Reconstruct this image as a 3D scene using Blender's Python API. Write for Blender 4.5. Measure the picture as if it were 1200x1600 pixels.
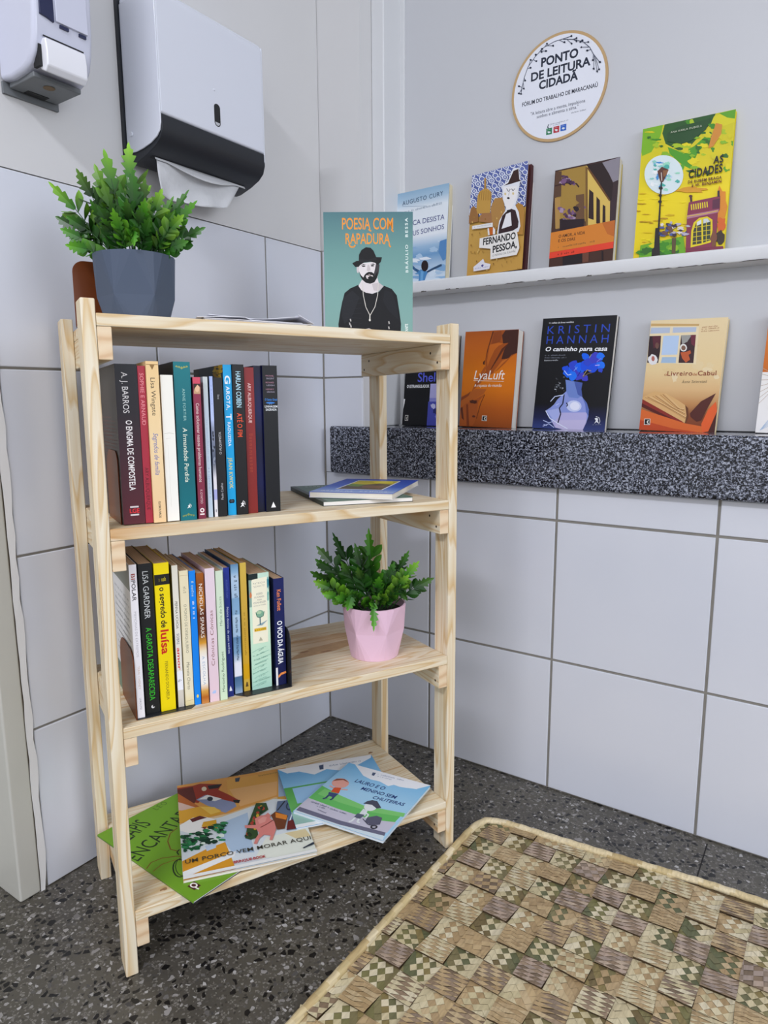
import bpy, math, random
import numpy as np
from math import sin, cos, pi, radians
from mathutils import Vector, Matrix

for o in list(bpy.data.objects):
    bpy.data.objects.remove(o)
SCN = bpy.context.scene
COL = SCN.collection
random.seed(7)


def lin(h):
    if not isinstance(h, str):
        return tuple(h)
    h = h.lstrip('#')
    out = []
    for i in (0, 2, 4):
        c = int(h[i:i + 2], 16) / 255
        out.append(c / 12.92 if c <= .04045 else ((c + .055) / 1.055) ** 2.4)
    return tuple(out)


# ------------------------------------------------------------------ camera
def rot_cam(yaw, pitch, roll):
    return (Matrix.Rotation(yaw, 3, 'Z') @ Matrix.Rotation(pitch, 3, 'X') @ Matrix.Rotation(roll, 3, 'Y'))


cam_d = bpy.data.cameras.new('camera')
cam = bpy.data.objects.new('camera', cam_d)
COL.objects.link(cam)
cam_d.sensor_fit = 'HORIZONTAL'
cam_d.sensor_width = 36
cam_d.lens = 32.176
cam_d.clip_start = .02
R = rot_cam(radians(34.579), radians(-9.4357), radians(.3112))
mw = (R @ Matrix.Rotation(radians(90), 3, 'X')).to_4x4()
mw.translation = (1.1043, -1.3420, .8453)
cam.matrix_world = mw
SCN.camera = cam

# ------------------------------------------------------------------ light
wd = bpy.data.worlds.new('world')
SCN.world = wd
wd.use_nodes = True
bg = wd.node_tree.nodes['Background']
bg.inputs[0].default_value = (*lin('#eef1fa'), 1)
bg.inputs[1].default_value = 1.32


def area(name, loc, aim, sx, sy, power, color):
    d = bpy.data.lights.new(name, 'AREA')
    d.shape = 'RECTANGLE'
    d.size, d.size_y = sx, sy
    d.energy = power
    d.color = lin(color)
    o = bpy.data.objects.new(name, d)
    COL.objects.link(o)
    o.location = loc
    v = Vector(aim) - Vector(loc)
    o.rotation_euler = v.to_track_quat('-Z', 'Y').to_euler()
    return o


area('ceiling_lamp', (.9, -2.7, 2.66), (.9, -2.7, 0), 1.25, .35, 66, '#f4f5ff')
area('side_fill_light', (3.9, -1.0, 1.75), (0, -.7, 1.0), 1.6, 1.2, 33, '#f1f5ff')  # unseen fill light, added to brighten the left wall
SCN.view_settings.view_transform = 'Standard'
SCN.view_settings.look = 'None'
SCN.view_settings.exposure = 0
SCN.view_settings.gamma = 1
SCN.view_settings.use_curve_mapping = False
try:
    SCN.cycles.use_denoising = True
    SCN.cycles.max_bounces = 8
except Exception:
    pass

# ------------------------------------------------------------------ materials
MATS = {}


def new_mat(name):
    m = bpy.data.materials.new(name)
    m.use_nodes = True
    nt = m.node_tree
    b = nt.nodes['Principled BSDF']
    MATS[name] = m
    return m, nt, b


def plain(name, col, rough=.5, spec=.5, metal=0, noise=0, nscale=40, bump=0, coat=0):
    if name in MATS:
        return MATS[name]
    m, nt, b = new_mat(name)
    b.inputs['Base Color'].default_value = (*lin(col), 1)
    b.inputs['Roughness'].default_value = rough
    b.inputs['Specular IOR Level'].default_value = spec
    b.inputs['Metallic'].default_value = metal
    b.inputs['Coat Weight'].default_value = coat
    if noise or bump:
        tc = nt.nodes.new('ShaderNodeTexCoord')
        n = nt.nodes.new('ShaderNodeTexNoise')
        n.inputs['Scale'].default_value = nscale
        n.inputs['Detail'].default_value = 5
        nt.links.new(tc.outputs['Object'], n.inputs['Vector'])
        if noise:
            hs = nt.nodes.new('ShaderNodeMix')
            hs.data_type = 'RGBA'
            c = lin(col)
            hs.inputs[6].default_value = (*[x * (1 - noise) for x in c], 1)
            hs.inputs[7].default_value = (*[min(1, x * (1 + noise)) for x in c], 1)
            nt.links.new(n.outputs['Fac'], hs.inputs[0])
            nt.links.new(hs.outputs[2], b.inputs['Base Color'])
        if bump:
            bp = nt.nodes.new('ShaderNodeBump')
            bp.inputs['Strength'].default_value = bump
            bp.inputs['Distance'].default_value = .002
            nt.links.new(n.outputs['Fac'], bp.inputs['Height'])
            nt.links.new(bp.outputs['Normal'], b.inputs['Normal'])
    return m


def printed(name, rough=.35, fiber=0, spec=.5):
    """paper, plastic or leaf whose print colour is stored per face"""
    if name in MATS:
        return MATS[name]
    m, nt, b = new_mat(name)
    a = nt.nodes.new('ShaderNodeAttribute')
    a.attribute_name = 'Col'
    b.inputs['Roughness'].default_value = rough
    b.inputs['Specular IOR Level'].default_value = spec
    if fiber:
        tc = nt.nodes.new('ShaderNodeTexCoord')
        n = nt.nodes.new('ShaderNodeTexNoise')
        n.inputs['Scale'].default_value = 260
        n.inputs['Detail'].default_value = 4
        mp = nt.nodes.new('ShaderNodeMapping')
        mp.inputs['Rotation'].default_value = (0, 0, radians(45))
        mp.inputs['Scale'].default_value = (1, .12, 1)
        nt.links.new(tc.outputs['Object'], mp.inputs['Vector'])
        nt.links.new(mp.outputs['Vector'], n.inputs['Vector'])
        mx = nt.nodes.new('ShaderNodeMix')
        mx.data_type = 'RGBA'
        mx.blend_type = 'MULTIPLY'
        mx.inputs[0].default_value = fiber
        rp = nt.nodes.new('ShaderNodeValToRGB')
        rp.color_ramp.elements[0].position = .3
        rp.color_ramp.elements[0].color = (.35, .33, .3, 1)
        rp.color_ramp.elements[1].position = .6
        rp.color_ramp.elements[1].color = (1, 1, 1, 1)
        nt.links.new(n.outputs['Fac'], rp.inputs['Fac'])
        nt.links.new(a.outputs['Color'], mx.inputs[6])
        nt.links.new(rp.outputs['Color'], mx.inputs[7])
        nt.links.new(mx.outputs[2], b.inputs['Base Color'])
    else:
        nt.links.new(a.outputs['Color'], b.inputs['Base Color'])
    return m


def ramp(nt, fac, stops, interp='LINEAR'):
    r = nt.nodes.new('ShaderNodeValToRGB')
    r.color_ramp.interpolation = interp
    e = r.color_ramp.elements
    while len(e) < len(stops):
        e.new(.5)
    for i, (p, c) in enumerate(stops):
        e[i].position = p
        e[i].color = (*lin(c), 1)
    nt.links.new(fac, r.inputs['Fac'])
    return r.outputs['Color']


def mixc(nt, fac, a, b, mode='MIX'):
    m = nt.nodes.new('ShaderNodeMix')
    m.data_type = 'RGBA'
    m.blend_type = mode
    for sock, v in ((m.inputs[0], fac), (m.inputs[6], a), (m.inputs[7], b)):
        if isinstance(v, (int, float)):
            sock.default_value = v
        elif isinstance(v, str):
            sock.default_value = (*lin(v), 1)
        else:
            nt.links.new(v, sock)
    return m.outputs[2]


def math_n(nt, op, a, b=None):
    n = nt.nodes.new('ShaderNodeMath')
    n.operation = op
    for i, v in enumerate((a, b)):
        if v is None:
            continue
        if isinstance(v, (int, float)):
            n.inputs[i].default_value = v
        else:
            nt.links.new(v, n.inputs[i])
    return n.outputs[0]


def wood(name, axis):
    m, nt, b = new_mat(name)
    tc = nt.nodes.new('ShaderNodeTexCoord')
    oi = nt.nodes.new('ShaderNodeObjectInfo')
    add = nt.nodes.new('ShaderNodeVectorMath')
    add.operation = 'ADD'
    sc = nt.nodes.new('ShaderNodeVectorMath')
    sc.operation = 'SCALE'
    cmb = nt.nodes.new('ShaderNodeCombineXYZ')
    for i, k in enumerate((3.1, 5.3, 7.7)):
        nt.links.new(math_n(nt, 'MULTIPLY', oi.outputs['Random'], k), cmb.inputs[i])
    nt.links.new(tc.outputs['Object'], add.inputs[0])
    nt.links.new(cmb.outputs[0], add.inputs[1])

    def noise(along, across, detail, dist=0):
        mp = nt.nodes.new('ShaderNodeMapping')
        s = [across] * 3
        s[axis] = along
        mp.inputs['Scale'].default_value = s
        nt.links.new(add.outputs[0], mp.inputs['Vector'])
        n = nt.nodes.new('ShaderNodeTexNoise')
        n.inputs['Scale'].default_value = 1
        n.inputs['Detail'].default_value = detail
        n.inputs['Distortion'].default_value = dist
        nt.links.new(mp.outputs['Vector'], n.inputs['Vector'])
        return n.outputs['Fac']
    # growth rings: contour lines of a stretched noise
    rings = noise(2.2, 26, 1, .3)
    saw = math_n(nt, 'FRACT', math_n(nt, 'MULTIPLY', rings, 11))
    c1 = ramp(nt, saw, [(0, '#ece2cb'), (.55, '#e7dabd'), (.86, '#dabf91'), (1, '#e9ddc3')])
    c2 = ramp(nt, noise(3, 120, 4), [(.35, '#e6cfa8'), (.6, '#ffffff')])
    c = mixc(nt, .45, c1, c2, 'MULTIPLY')
    streak = ramp(nt, noise(1.6, 15, 2, .6), [(.62, '#ffffff'), (.70, '#e0b070'), (.77, '#ecc993')])
    c = mixc(nt, .7, c, streak, 'MULTIPLY')
    nt.links.new(c, b.inputs['Base Color'])
    b.inputs['Roughness'].default_value = .5
    b.inputs['Specular IOR Level'].default_value = .35
    return m


WOOD = [wood('pine_wide', 0), wood('pine_deep', 1), wood('pine_tall', 2)]


def endgrain():
    m, nt, b = new_mat('pine_end_grain')
    tc = nt.nodes.new('ShaderNodeTexCoord')
    w = nt.nodes.new('ShaderNodeTexWave')
    w.wave_type = 'RINGS'
    w.inputs['Scale'].default_value = 15
    w.inputs['Distortion'].default_value = 5
    w.inputs['Detail'].default_value = 2
    nt.links.new(tc.outputs['Object'], w.inputs['Vector'])
    c = ramp(nt, w.outputs['Fac'], [(0, '#d6b48c'), (.3, '#e2c6a0'), (1, '#e8d2b0')])
    nt.links.new(c, b.inputs['Base Color'])
    b.inputs['Roughness'].default_value = .6
    return m


END = endgrain()


def terrazzo():
    m, nt, b = new_mat('terrazzo')
    tc = nt.nodes.new('ShaderNodeTexCoord')

    def chips(scale, chance, size, off):
        mp = nt.nodes.new('ShaderNodeMapping')
        mp.inputs['Location'].default_value = (off, off * 1.7, 0)
        nt.links.new(tc.outputs['Object'], mp.inputs['Vector'])
        nz = nt.nodes.new('ShaderNodeTexNoise')
        nz.inputs['Scale'].default_value = scale * .9
        nt.links.new(mp.outputs[0], nz.inputs['Vector'])
        dv = nt.nodes.new('ShaderNodeVectorMath')
        dv.operation = 'SCALE'
        dv.inputs['Scale'].default_value = .55 / scale
        nt.links.new(nz.outputs['Color'], dv.inputs[0])
        ad = nt.nodes.new('ShaderNodeVectorMath')
        ad.operation = 'ADD'
        nt.links.new(mp.outputs[0], ad.inputs[0])
        nt.links.new(dv.outputs[0], ad.inputs[1])
        v1 = nt.nodes.new('ShaderNodeTexVoronoi')
        v1.voronoi_dimensions = '2D'
        v1.inputs['Scale'].default_value = scale
        v2 = nt.nodes.new('ShaderNodeTexVoronoi')
        v2.voronoi_dimensions = '2D'
        v2.feature = 'DISTANCE_TO_EDGE'
        v2.inputs['Scale'].default_value = scale
        nt.links.new(ad.outputs[0], v1.inputs['Vector'])
        nt.links.new(ad.outputs[0], v2.inputs['Vector'])
        sp = nt.nodes.new('ShaderNodeSeparateColor')
        nt.links.new(v1.outputs['Color'], sp.inputs[0])
        keep = math_n(nt, 'LESS_THAN', sp.outputs[0], chance)
        thr = math_n(nt, 'ADD', math_n(nt, 'MULTIPLY', sp.outputs[1], .16), size)
        inside = math_n(nt, 'GREATER_THAN', v2.outputs['Distance'], thr)
        return math_n(nt, 'MULTIPLY', keep, inside), sp.outputs[2]
    n = nt.nodes.new('ShaderNodeTexNoise')
    n.inputs['Scale'].default_value = 6
    n.inputs['Detail'].default_value = 6
    nt.links.new(tc.outputs['Object'], n.inputs['Vector'])
    c = ramp(nt, n.outputs['Fac'], [(.3, '#47443e'), (.7, '#575349')])
    f, r = chips(260, .5, .06, 3)
    c = mixc(nt, f, c, ramp(nt, r, [(0, '#35322e'), (.5, '#625e58'), (1, '#7c7972')]))
    f, r = chips(150, .22, .09, 11)
    c = mixc(nt, f, c, ramp(nt, r, [(0, '#232222'), (.45, '#75726e'), (1, '#b0aeac')]))
    f, r = chips(95, .27, .10, 0)
    c = mixc(nt, f, c, ramp(nt, r, [(0, '#0b0b0c'), (.86, '#161517'), (.93, '#8d8a87')]))
    nt.links.new(c, b.inputs['Base Color'])
    b.inputs['Roughness'].default_value = .38
    return m


def granite():
    m, nt, b = new_mat('granite')
    tc = nt.nodes.new('ShaderNodeTexCoord')
    n = nt.nodes.new('ShaderNodeTexNoise')
    n.inputs['Scale'].default_value = 290
    n.inputs['Detail'].default_value = 3
    n.inputs['Roughness'].default_value = .6
    n.inputs['Distortion'].default_value = .8
    nt.links.new(tc.outputs['Object'], n.inputs['Vector'])
    c = ramp(nt, n.outputs['Fac'], [(.40, '#0b0c10'), (.49, '#23252c'), (.55, '#7a7f90'), (.64, '#b2b7c4')])
    nt.links.new(c, b.inputs['Base Color'])
    b.inputs['Roughness'].default_value = .08
    b.inputs['Specular IOR Level'].default_value = .3
    return m


def tile_mat():
    m, nt, b = new_mat('glazed_tile')
    tc = nt.nodes.new('ShaderNodeTexCoord')
    n = nt.nodes.new('ShaderNodeTexNoise')
    n.inputs['Scale'].default_value = 3
    nt.links.new(tc.outputs['Object'], n.inputs['Vector'])
    c = ramp(nt, n.outputs['Fac'], [(.3, '#d2d6e0'), (.7, '#dadde5')])
    nt.links.new(c, b.inputs['Base Color'])
    b.inputs['Roughness'].default_value = .22
    b.inputs['Specular IOR Level'].default_value = .4
    bp = nt.nodes.new('ShaderNodeBump')
    bp.inputs['Strength'].default_value = .06
    bp.inputs['Distance'].default_value = .01
    nt.links.new(n.outputs['Fac'], bp.inputs['Height'])
    nt.links.new(bp.outputs['Normal'], b.inputs['Normal'])
    return m


def page_mat():
    m, nt, b = new_mat('paper_edges')
    a = nt.nodes.new('ShaderNodeAttribute')
    a.attribute_name = 'Col'
    tc = nt.nodes.new('ShaderNodeTexCoord')
    mp = nt.nodes.new('ShaderNodeMapping')
    mp.inputs['Scale'].default_value = (4, 1400, 4)
    nt.links.new(tc.outputs['Object'], mp.inputs['Vector'])
    n = nt.nodes.new('ShaderNodeTexNoise')
    n.inputs['Scale'].default_value = 1
    nt.links.new(mp.outputs[0], n.inputs['Vector'])
    rp = ramp(nt, n.outputs['Fac'], [(.3, '#b4aca0'), (.6, '#ffffff')])
    nt.links.new(mixc(nt, .5, a.outputs['Color'], rp, 'MULTIPLY'), b.inputs['Base Color'])
    b.inputs['Roughness'].default_value = .8
    return m


M_PRINT = printed('printed_cover', .42, spec=.28)
M_MATTE = printed('printed_matte', .6, spec=.3)
M_LEAF = printed('plastic_leaf', .38, spec=.4)
M_STRAW = printed('woven_straw', .6, fiber=.35)
M_PAGES = page_mat()
M_TILE = tile_mat()
M_GRAN = granite()
M_TERR = terrazzo()
M_GROUT = plain('grout', '#8a8780', .9, noise=.15, nscale=30)
M_WALL = plain('wall_paint', '#d3d3d3', .45, .4, noise=.03, nscale=4, bump=.05)
M_PANEL = plain('panel_paint', '#c6c8cc', .4, .4, noise=.02, nscale=3, bump=.12)
M_TRIM = plain('trim_paint', '#d6d8da', .3, .5, noise=.02, nscale=8, bump=.05)
M_CASE = plain('door_paint', '#c2c1b8', .4, .4, noise=.04, nscale=12, bump=.1)
M_LEDGE = plain('ledge_paint', '#dfe1e3', .35, .5, noise=.03, nscale=60, bump=.1)
M_WPLAST = plain('white_plastic', '#d6dae4', .13, .5)
M_GPLAST = plain('pale_plastic', '#cdd0e0', .25, .5)
M_BPLAST = plain('black_plastic', '#23262c', .4, .4)
M_DARK = plain('dark_gap', '#101114', .6)
M_NAVY = plain('navy_plastic', '#20264a', .3)
M_GREYPL = plain('grey_plastic', '#6f7376', .45)
M_STAIN = plain('rusty_stain', '#7d684e', .8)
M_TISSUE = plain('tissue_paper', '#cfd1d4', .85, .2, noise=.05, nscale=90, bump=.5)
M_GREYPOT = plain('grey_pot', '#4d586b', .5, .3)
M_PINKPOT = plain('pink_pot', '#e6c2d6', .5, .4)
M_SOIL = plain('soil', '#15140f', .95)
M_BROWNREFL = plain('brown_reflection', '#6e3716', .35, .25, noise=.12, nscale=30)  # reflection of the pine put into the bookend plates' colour as brown
M_BLACKST = plain('black_steel', '#26282c', .35, .5)
M_HOLE = plain('screw_hole', '#3a2818', .8)


# ------------------------------------------------------------------ mesh builder
class MB:
    def __init__(s):
        s.v, s.f, s.c, s.m = [], [], [], []
        s.T = None

    def pt(s, p):
        p = Vector(p)
        if s.T is not None:
            p = s.T @ p
        s.v.append(tuple(p))
        return len(s.v) - 1

    def face(s, pts, col='#ffffff', mi=0):
        ids = [s.pt(p) for p in pts]
        s.f.append(ids)
        s.c.append(col if isinstance(col, list) else [col] * len(ids))
        s.m.append(mi)

    def mesh(s, verts, faces, col='#ffffff', mi=0, cols=None):
        b = len(s.v)
        for p in verts:
            s.pt(p)
        for k, f in enumerate(faces):
            s.f.append([b + i for i in f])
            if cols is not None:
                s.c.append([cols[i] for i in f])
            else:
                cc = col[k] if isinstance(col, list) else col
                s.c.append([cc] * len(f))
            s.m.append(mi[k] if isinstance(mi, list) else mi)

    def box(s, lo, hi, col='#ffffff', mi=0, mis=None):
        (x0, y0, z0), (x1, y1, z1) = lo, hi
        v = [(x0, y0, z0), (x1, y0, z0), (x1, y1, z0), (x0, y1, z0), (x0, y0, z1), (x1, y0, z1), (x1, y1, z1), (x0, y1, z1)]
        f = [(0, 3, 2, 1), (4, 5, 6, 7), (0, 1, 5, 4), (1, 2, 6, 5), (2, 3, 7, 6), (3, 0, 4, 7)]
        s.mesh(v, f, col, mis if mis else mi)

    def prism(s, poly, f0, f1, col='#ffffff', mi=0):
        """poly: list of 2D points, f0/f1 map them to the two end positions"""
        n = len(poly)
        v = [f0(*p) for p in poly] + [f1(*p) for p in poly]
        f = [tuple(range(n))[::-1], tuple(range(n, 2 * n))] + [(i, (i + 1) % n, n + (i + 1) % n, n + i) for i in range(n)]
        s.mesh(v, f, col, mi)

    def tube(s, pts, r, n=8, col='#ffffff', mi=0, cap=True):
        pts = [Vector(p) for p in pts]
        rr = r if isinstance(r, list) else [r] * len(pts)
        v = []
        up = Vector((0, 0, 1))
        for i, p in enumerate(pts):
            d = (pts[min(i + 1, len(pts) - 1)] - pts[max(i - 1, 0)]).normalized()
            a = d.cross(up)
            if a.length < 1e-3:
                a = d.cross(Vector((1, 0, 0)))
            a.normalize()
            b = a.cross(d)
            for k in range(n):
                t = 2 * pi * k / n
                v.append(p + (a * cos(t) + b * sin(t)) * rr[i])
        f = []
        for i in range(len(pts) - 1):
            for k in range(n):
                f.append((i * n + k, i * n + (k + 1) % n, (i + 1) * n + (k + 1) % n, (i + 1) * n + k))
        if cap:
            f.append(tuple(range(n))[::-1])
            f.append(tuple(range((len(pts) - 1) * n, len(pts) * n)))
        s.mesh(v, f, col, mi)

    def disc(s, c, ex, ey, r, n=24, col='#ffffff', mi=0):
        c, ex, ey = Vector(c), Vector(ex), Vector(ey)
        s.face([c + ex * (r * cos(2 * pi * k / n)) + ey * (r * sin(2 * pi * k / n)) for k in range(n)], col, mi)

    def build(s, name, mats, parent=None, smooth=False, bevel=0, bsegs=3, loc=None):
        me = bpy.data.meshes.new(name)
        me.from_pydata(s.v, [], s.f)
        at = me.color_attributes.new('Col', 'FLOAT_COLOR', 'CORNER')
        buf = []
        cache = {}
        for cs in s.c:
            for c in cs:
                if c not in cache:
                    cache[c] = (*lin(c), 1.0)
                buf.extend(cache[c])
        at.data.foreach_set('color', buf)
        for m in (mats if isinstance(mats, (list, tuple)) else [mats]):
            me.materials.append(m)
        me.polygons.foreach_set('material_index', s.m)
        if smooth:
            me.polygons.foreach_set('use_smooth', [True] * len(me.polygons))
        me.update()
        o = bpy.data.objects.new(name, me)
        COL.objects.link(o)
        if parent is not None:
            o.parent = parent
        if loc is not None:
            o.location = loc
        if bevel:
            md = o.modifiers.new('bevel', 'BEVEL')
            md.width = bevel
            md.segments = bsegs
            md.limit_method = 'ANGLE'
            md.angle_limit = radians(35)
            if smooth is False and bsegs > 1:
                me.polygons.foreach_set('use_smooth', [True] * len(me.polygons))
                md.harden_normals = True
        return o


def tag(o, label, cat, group=None, kind=None):
    o['label'] = label
    o['category'] = cat
    if group:
        o['group'] = group
    if kind:
        o['kind'] = kind
    return o


def struct(o, label=None):
    o['kind'] = 'structure'
    if label:
        o['label'] = label
    return o


def empty(name, M=None):
    o = bpy.data.objects.new(name, None)
    o.empty_display_size = .05
    COL.objects.link(o)
    if M is not None:
        o.matrix_world = M
    return o


def frame(o, ex, ey, ez):
    m = Matrix.Identity(4)
    for i, c in enumerate((ex, ey, ez)):
        for r in range(3):
            m[r][i] = c[r]
    for r in range(3):
        m[r][3] = o[r]
    return m


# ------------------------------------------------------------------ lettering
_tc = {}


def glyphs(s, bold=0, space=1.0):
    key = (s, bold, space)
    if key in _tc:
        return _tc[key]
    cu = bpy.data.curves.new('lettering', 'FONT')
    cu.body = s
    cu.resolution_u = 3
    cu.offset = bold
    cu.space_character = space
    ob = bpy.data.objects.new('lettering', cu)
    COL.objects.link(ob)
    dg = bpy.context.evaluated_depsgraph_get()
    me = bpy.data.meshes.new_from_object(ob.evaluated_get(dg))
    v = [(p.co.x, p.co.y) for p in me.vertices]
    f = [tuple(p.vertices) for p in me.polygons]
    bpy.data.objects.remove(ob)
    bpy.data.curves.remove(cu)
    bpy.data.meshes.remove(me)
    xs = [p[0] for p in v] or [0, 1]
    _tc[key] = (v, f, min(xs), max(xs))
    return _tc[key]


_capv = glyphs('H')[0]
CAP = max(p[1] for p in _capv)


def homography(src, dst):
    A = []
    for (x, y), (u, v) in zip(src, dst):
        A.append([x, y, 1, 0, 0, 0, -u * x, -u * y])
        A.append([0, 0, 0, x, y, 1, -v * x, -v * y])
    b = np.array([c for p in dst for c in p], float)
    return np.append(np.linalg.solve(np.array(A, float), b), 1).reshape(3, 3)


class Art:
    """flat print on a face: O lower-left corner, ex right, ey up, n outwards; drawing grid runs y down"""

    def __init__(s, mb, O, ex, ey, n, w, h, corners=None, mi=0, step=1.4e-5):
        s.mb, s.O, s.ex, s.ey, s.n = mb, Vector(O), Vector(ex), Vector(ey), Vector(n)
        s.w, s.h, s.mi, s.step = w, h, mi, step
        s.k = 1
        s.H = homography(corners or [(0, 0), (1, 0), (1, 1), (0, 1)], [(0, h), (w, h), (w, 0), (0, 0)])

    def P(s, x, y):
        q = s.H @ np.array([x, y, 1.0])
        return Vector((q[0] / q[2], q[1] / q[2]))

    def at(s, a, b, k=None):
        a = min(max(a, 0), s.w)
        b = min(max(b, 0), s.h)
        return s.O + s.ex * a + s.ey * b + s.n * ((k or s.k) * s.step)

    def poly(s, pts, col):
        q = [s.P(*p) for p in pts]
        if sum(q[i].x * q[(i + 1) % len(q)].y - q[(i + 1) % len(q)].x * q[i].y for i in range(len(q))) < 0:
            q.reverse()
            if isinstance(col, list):
                col = col[::-1]
        s.k += 1
        s.mb.face([s.at(*p) for p in q], col, s.mi)

    def bg(s, stops):
        """vertical print gradient: [(fraction from top, colour), ...]"""
        if isinstance(stops, str):
            stops = [(0, stops), (1, stops)]
        s.k += 1
        for (y0, c0), (y1, c1) in zip(stops, stops[1:]):
            a, b = s.h * (1 - y0), s.h * (1 - y1)
            s.mb.face([s.at(0, b), s.at(s.w, b), s.at(s.w, a), s.at(0, a)], [c1, c1, c0, c0], s.mi)

    def rect(s, x0, y0, x1, y1, col, col2=None):
        c = [col, col, col2, col2] if col2 else col
        s.poly([(x0, y0), (x1, y0), (x1, y1), (x0, y1)], c)

    def ell(s, x, y, rx, ry=None, col='#ffffff', n=20, rot=0):
        ry = ry if ry is not None else rx
        s.poly([(x + rx * cos(t) * cos(rot) - ry * sin(t) * sin(rot), y + rx * cos(t) * sin(rot) + ry * sin(t) * cos(rot))
                for t in [2 * pi * i / n for i in range(n)]], col)

    def blob(s, x, y, rx, ry, col, n=14, amp=.3, seed=0):
        r = random.Random(seed * 7919 + int(x * 13 + y * 7))
        ph = [r.uniform(1 - amp, 1 + amp) for _ in range(n)]
        s.poly([(x + rx * ph[i] * cos(2 * pi * i / n), y + ry * ph[i] * sin(2 * pi * i / n)) for i in range(n)], col)

    def line(s, pts, wd, col):
        s.k += 1
        q = [s.P(*p) for p in pts]
        sc = (s.P(pts[0][0] + wd, pts[0][1]) - s.P(*pts[0])).length / 2
        for a, b in zip(q, q[1:]):
            d = b - a
            if d.length < 1e-9:
                continue
            nn = Vector((-d.y, d.x)).normalized() * sc
            s.mb.face([s.at(*(a - nn)), s.at(*(b - nn)), s.at(*(b + nn)), s.at(*(a + nn))], col, s.mi)

    def text(s, t, p0, p1, hh, col, bold=0, space=1.0, shear=0, serif=False):
        """baseline from p0 to p1 in the drawing grid, capital height hh"""
        v, f, x0, x1 = glyphs(t, bold, space)
        A, B = s.P(*p0), s.P(*p1)
        d = Vector((p1[0] - p0[0], p1[1] - p0[1]))
        mid = Vector(((p0[0] + p1[0]) / 2, (p0[1] + p1[1]) / 2))
        if s.w > 0:
            E = B - A
            up = Vector((d.y, -d.x)).normalized() * hh
            U = s.P(mid.x + up.x, mid.y + up.y) - s.P(*mid)
            Un = Vector((-E.y, E.x)).normalized()
            U = Un * max(U.dot(Un), U.length * .7)
        s.k += 1
        vs = []
        for x, y in v:
            fx = (x - x0) / (x1 - x0)
            fy = y / CAP
            q = A + E * fx + U * fy + E.normalized() * (shear * fy * U.length)
            vs.append(s.at(*q))
        s.mb.mesh(vs, f, col, s.mi)

    def spine(s, t, y0, y1, col, hf=.5, cx=.5, bold=0, space=1.0, shear=0, up=False):
        """lettering along a spine drawn on the unit grid; hf capital height as a share of its width"""
        v, f, x0, x1 = glyphs(t, bold, space)
        s.k += 1
        a, b = s.h * (1 - y0), s.h * (1 - y1)
        L = a - b
        hh = hf * s.w
        cxm = cx * s.w
        vs = []
        for x, y in v:
            fx = (x - x0) / (x1 - x0) * L
            fy = (y / CAP - .5) * hh
            fx += shear * fy
            vs.append(s.at(cxm - fy, b + fx) if up else s.at(cxm + fy, a - fx))
        s.mb.mesh(vs, f, col, s.mi)

    def ticks(s, p0, p1, hh, col, n=None, seed=1, fill=.62):
        """a row of illegible small print"""
        r = random.Random(seed)
        A, B = s.P(*p0), s.P(*p1)
        E = B - A
        d = Vector((p1[0] - p0[0], p1[1] - p0[1]))
        up = Vector((d.y, -d.x)).normalized() * hh
        U = s.P(p0[0] + up.x, p0[1] + up.y) - A
        Un = Vector((-E.y, E.x)).normalized()
        U = Un * max(U.dot(Un), U.length * .7)
        n = n or max(3, int(E.length / max(U.length, 1e-6) * 1.5))
        s.k += 1
        for i in range(n):
            if r.random() < .13:
                continue
            t0 = (i + .12) / n
            t1 = (i + .12 + fill * r.uniform(.6, 1.1)) / n
            g = r.choice((.7, .7, 1, .72))
            a, b = A + E * t0, A + E * min(t1, 1)
            bar = (b - a)
            st = bar * .3
            for q0, q1, u0, u1 in ((a, a + st, 0, g), (b - st, b, 0, g), (a, b, g - .2, g) if r.random() < .6 else (a, b, 0, .2)):
                s.mb.face([s.at(*(q0 + U * u0)), s.at(*(q1 + U * u0)), s.at(*(q1 + U * u1)), s.at(*(q0 + U * u1))], col, s.mi)


# ------------------------------------------------------------------ books
def book(M, w, h, t, label, front='#888888', spine=None, back=None, page='#ddd2bb', art=None, corners=None,
         spine_art=None, back_art=None, opened=0, group=None, name='book', cat='book', th=.0007, rnd=0, matte=False):
    """X spine->fore edge, Y front->back cover, Z up; origin at the foot of the spine on the front side"""
    root = empty(name, M)
    tag(root, label, cat, group)
    spine = spine or front
    back = back or front
    mb = MB()
    fr = Matrix.Rotation(-radians(opened), 4, 'Z')
    mb.T = fr
    mb.box((0, 0, 0), (w, th, h), front)
    if art:
        A = Art(mb, (0, 0, 0), (1, 0, 0), (0, 0, 1), (0, -1, 0), w, h, corners)
        art(A)
    mb.T = None
    mb.box((0, t - th, 0), (w, t, h), back)
    if back_art:
        back_art(Art(mb, (w, t, 0), (-1, 0, 0), (0, 0, 1), (0, 1, 0), w, h))
    mb.box((0, th * .9, 0), (th, t - th * .9, h), spine)
    if spine_art:
        spine_art(Art(mb, (0, t, 0), (0, -1, 0), (0, 0, 1), (-1, 0, 0), t, h))
    mb.build('cover', M_MATTE if matte else M_PRINT, root)
    pb = MB()
    pb.box((th, th * 1.1, .0008), (w - .0012, t - th * 1.1, h - .0008), page)
    pb.build('pages', M_PAGES, root)
    return root


# ------------------------------------------------------------------ shelf frame
SO = Vector((.28304, -.82854, 0))
SB = ((.4253639, -.9049832, -.0084236), (.9049886, .4252491, .0126010), (-.0078225, -.0129837, .9998851))
SU = Vector((SB[0][0], SB[1][0], SB[2][0]))
SV = Vector((SB[0][1], SB[1][1], SB[2][1]))
SZ = Vector((SB[0][2], SB[1][2], SB[2][2]))


def SW(u, v, z):
    return SO + SU * u + SV * v + SZ * z


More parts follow.
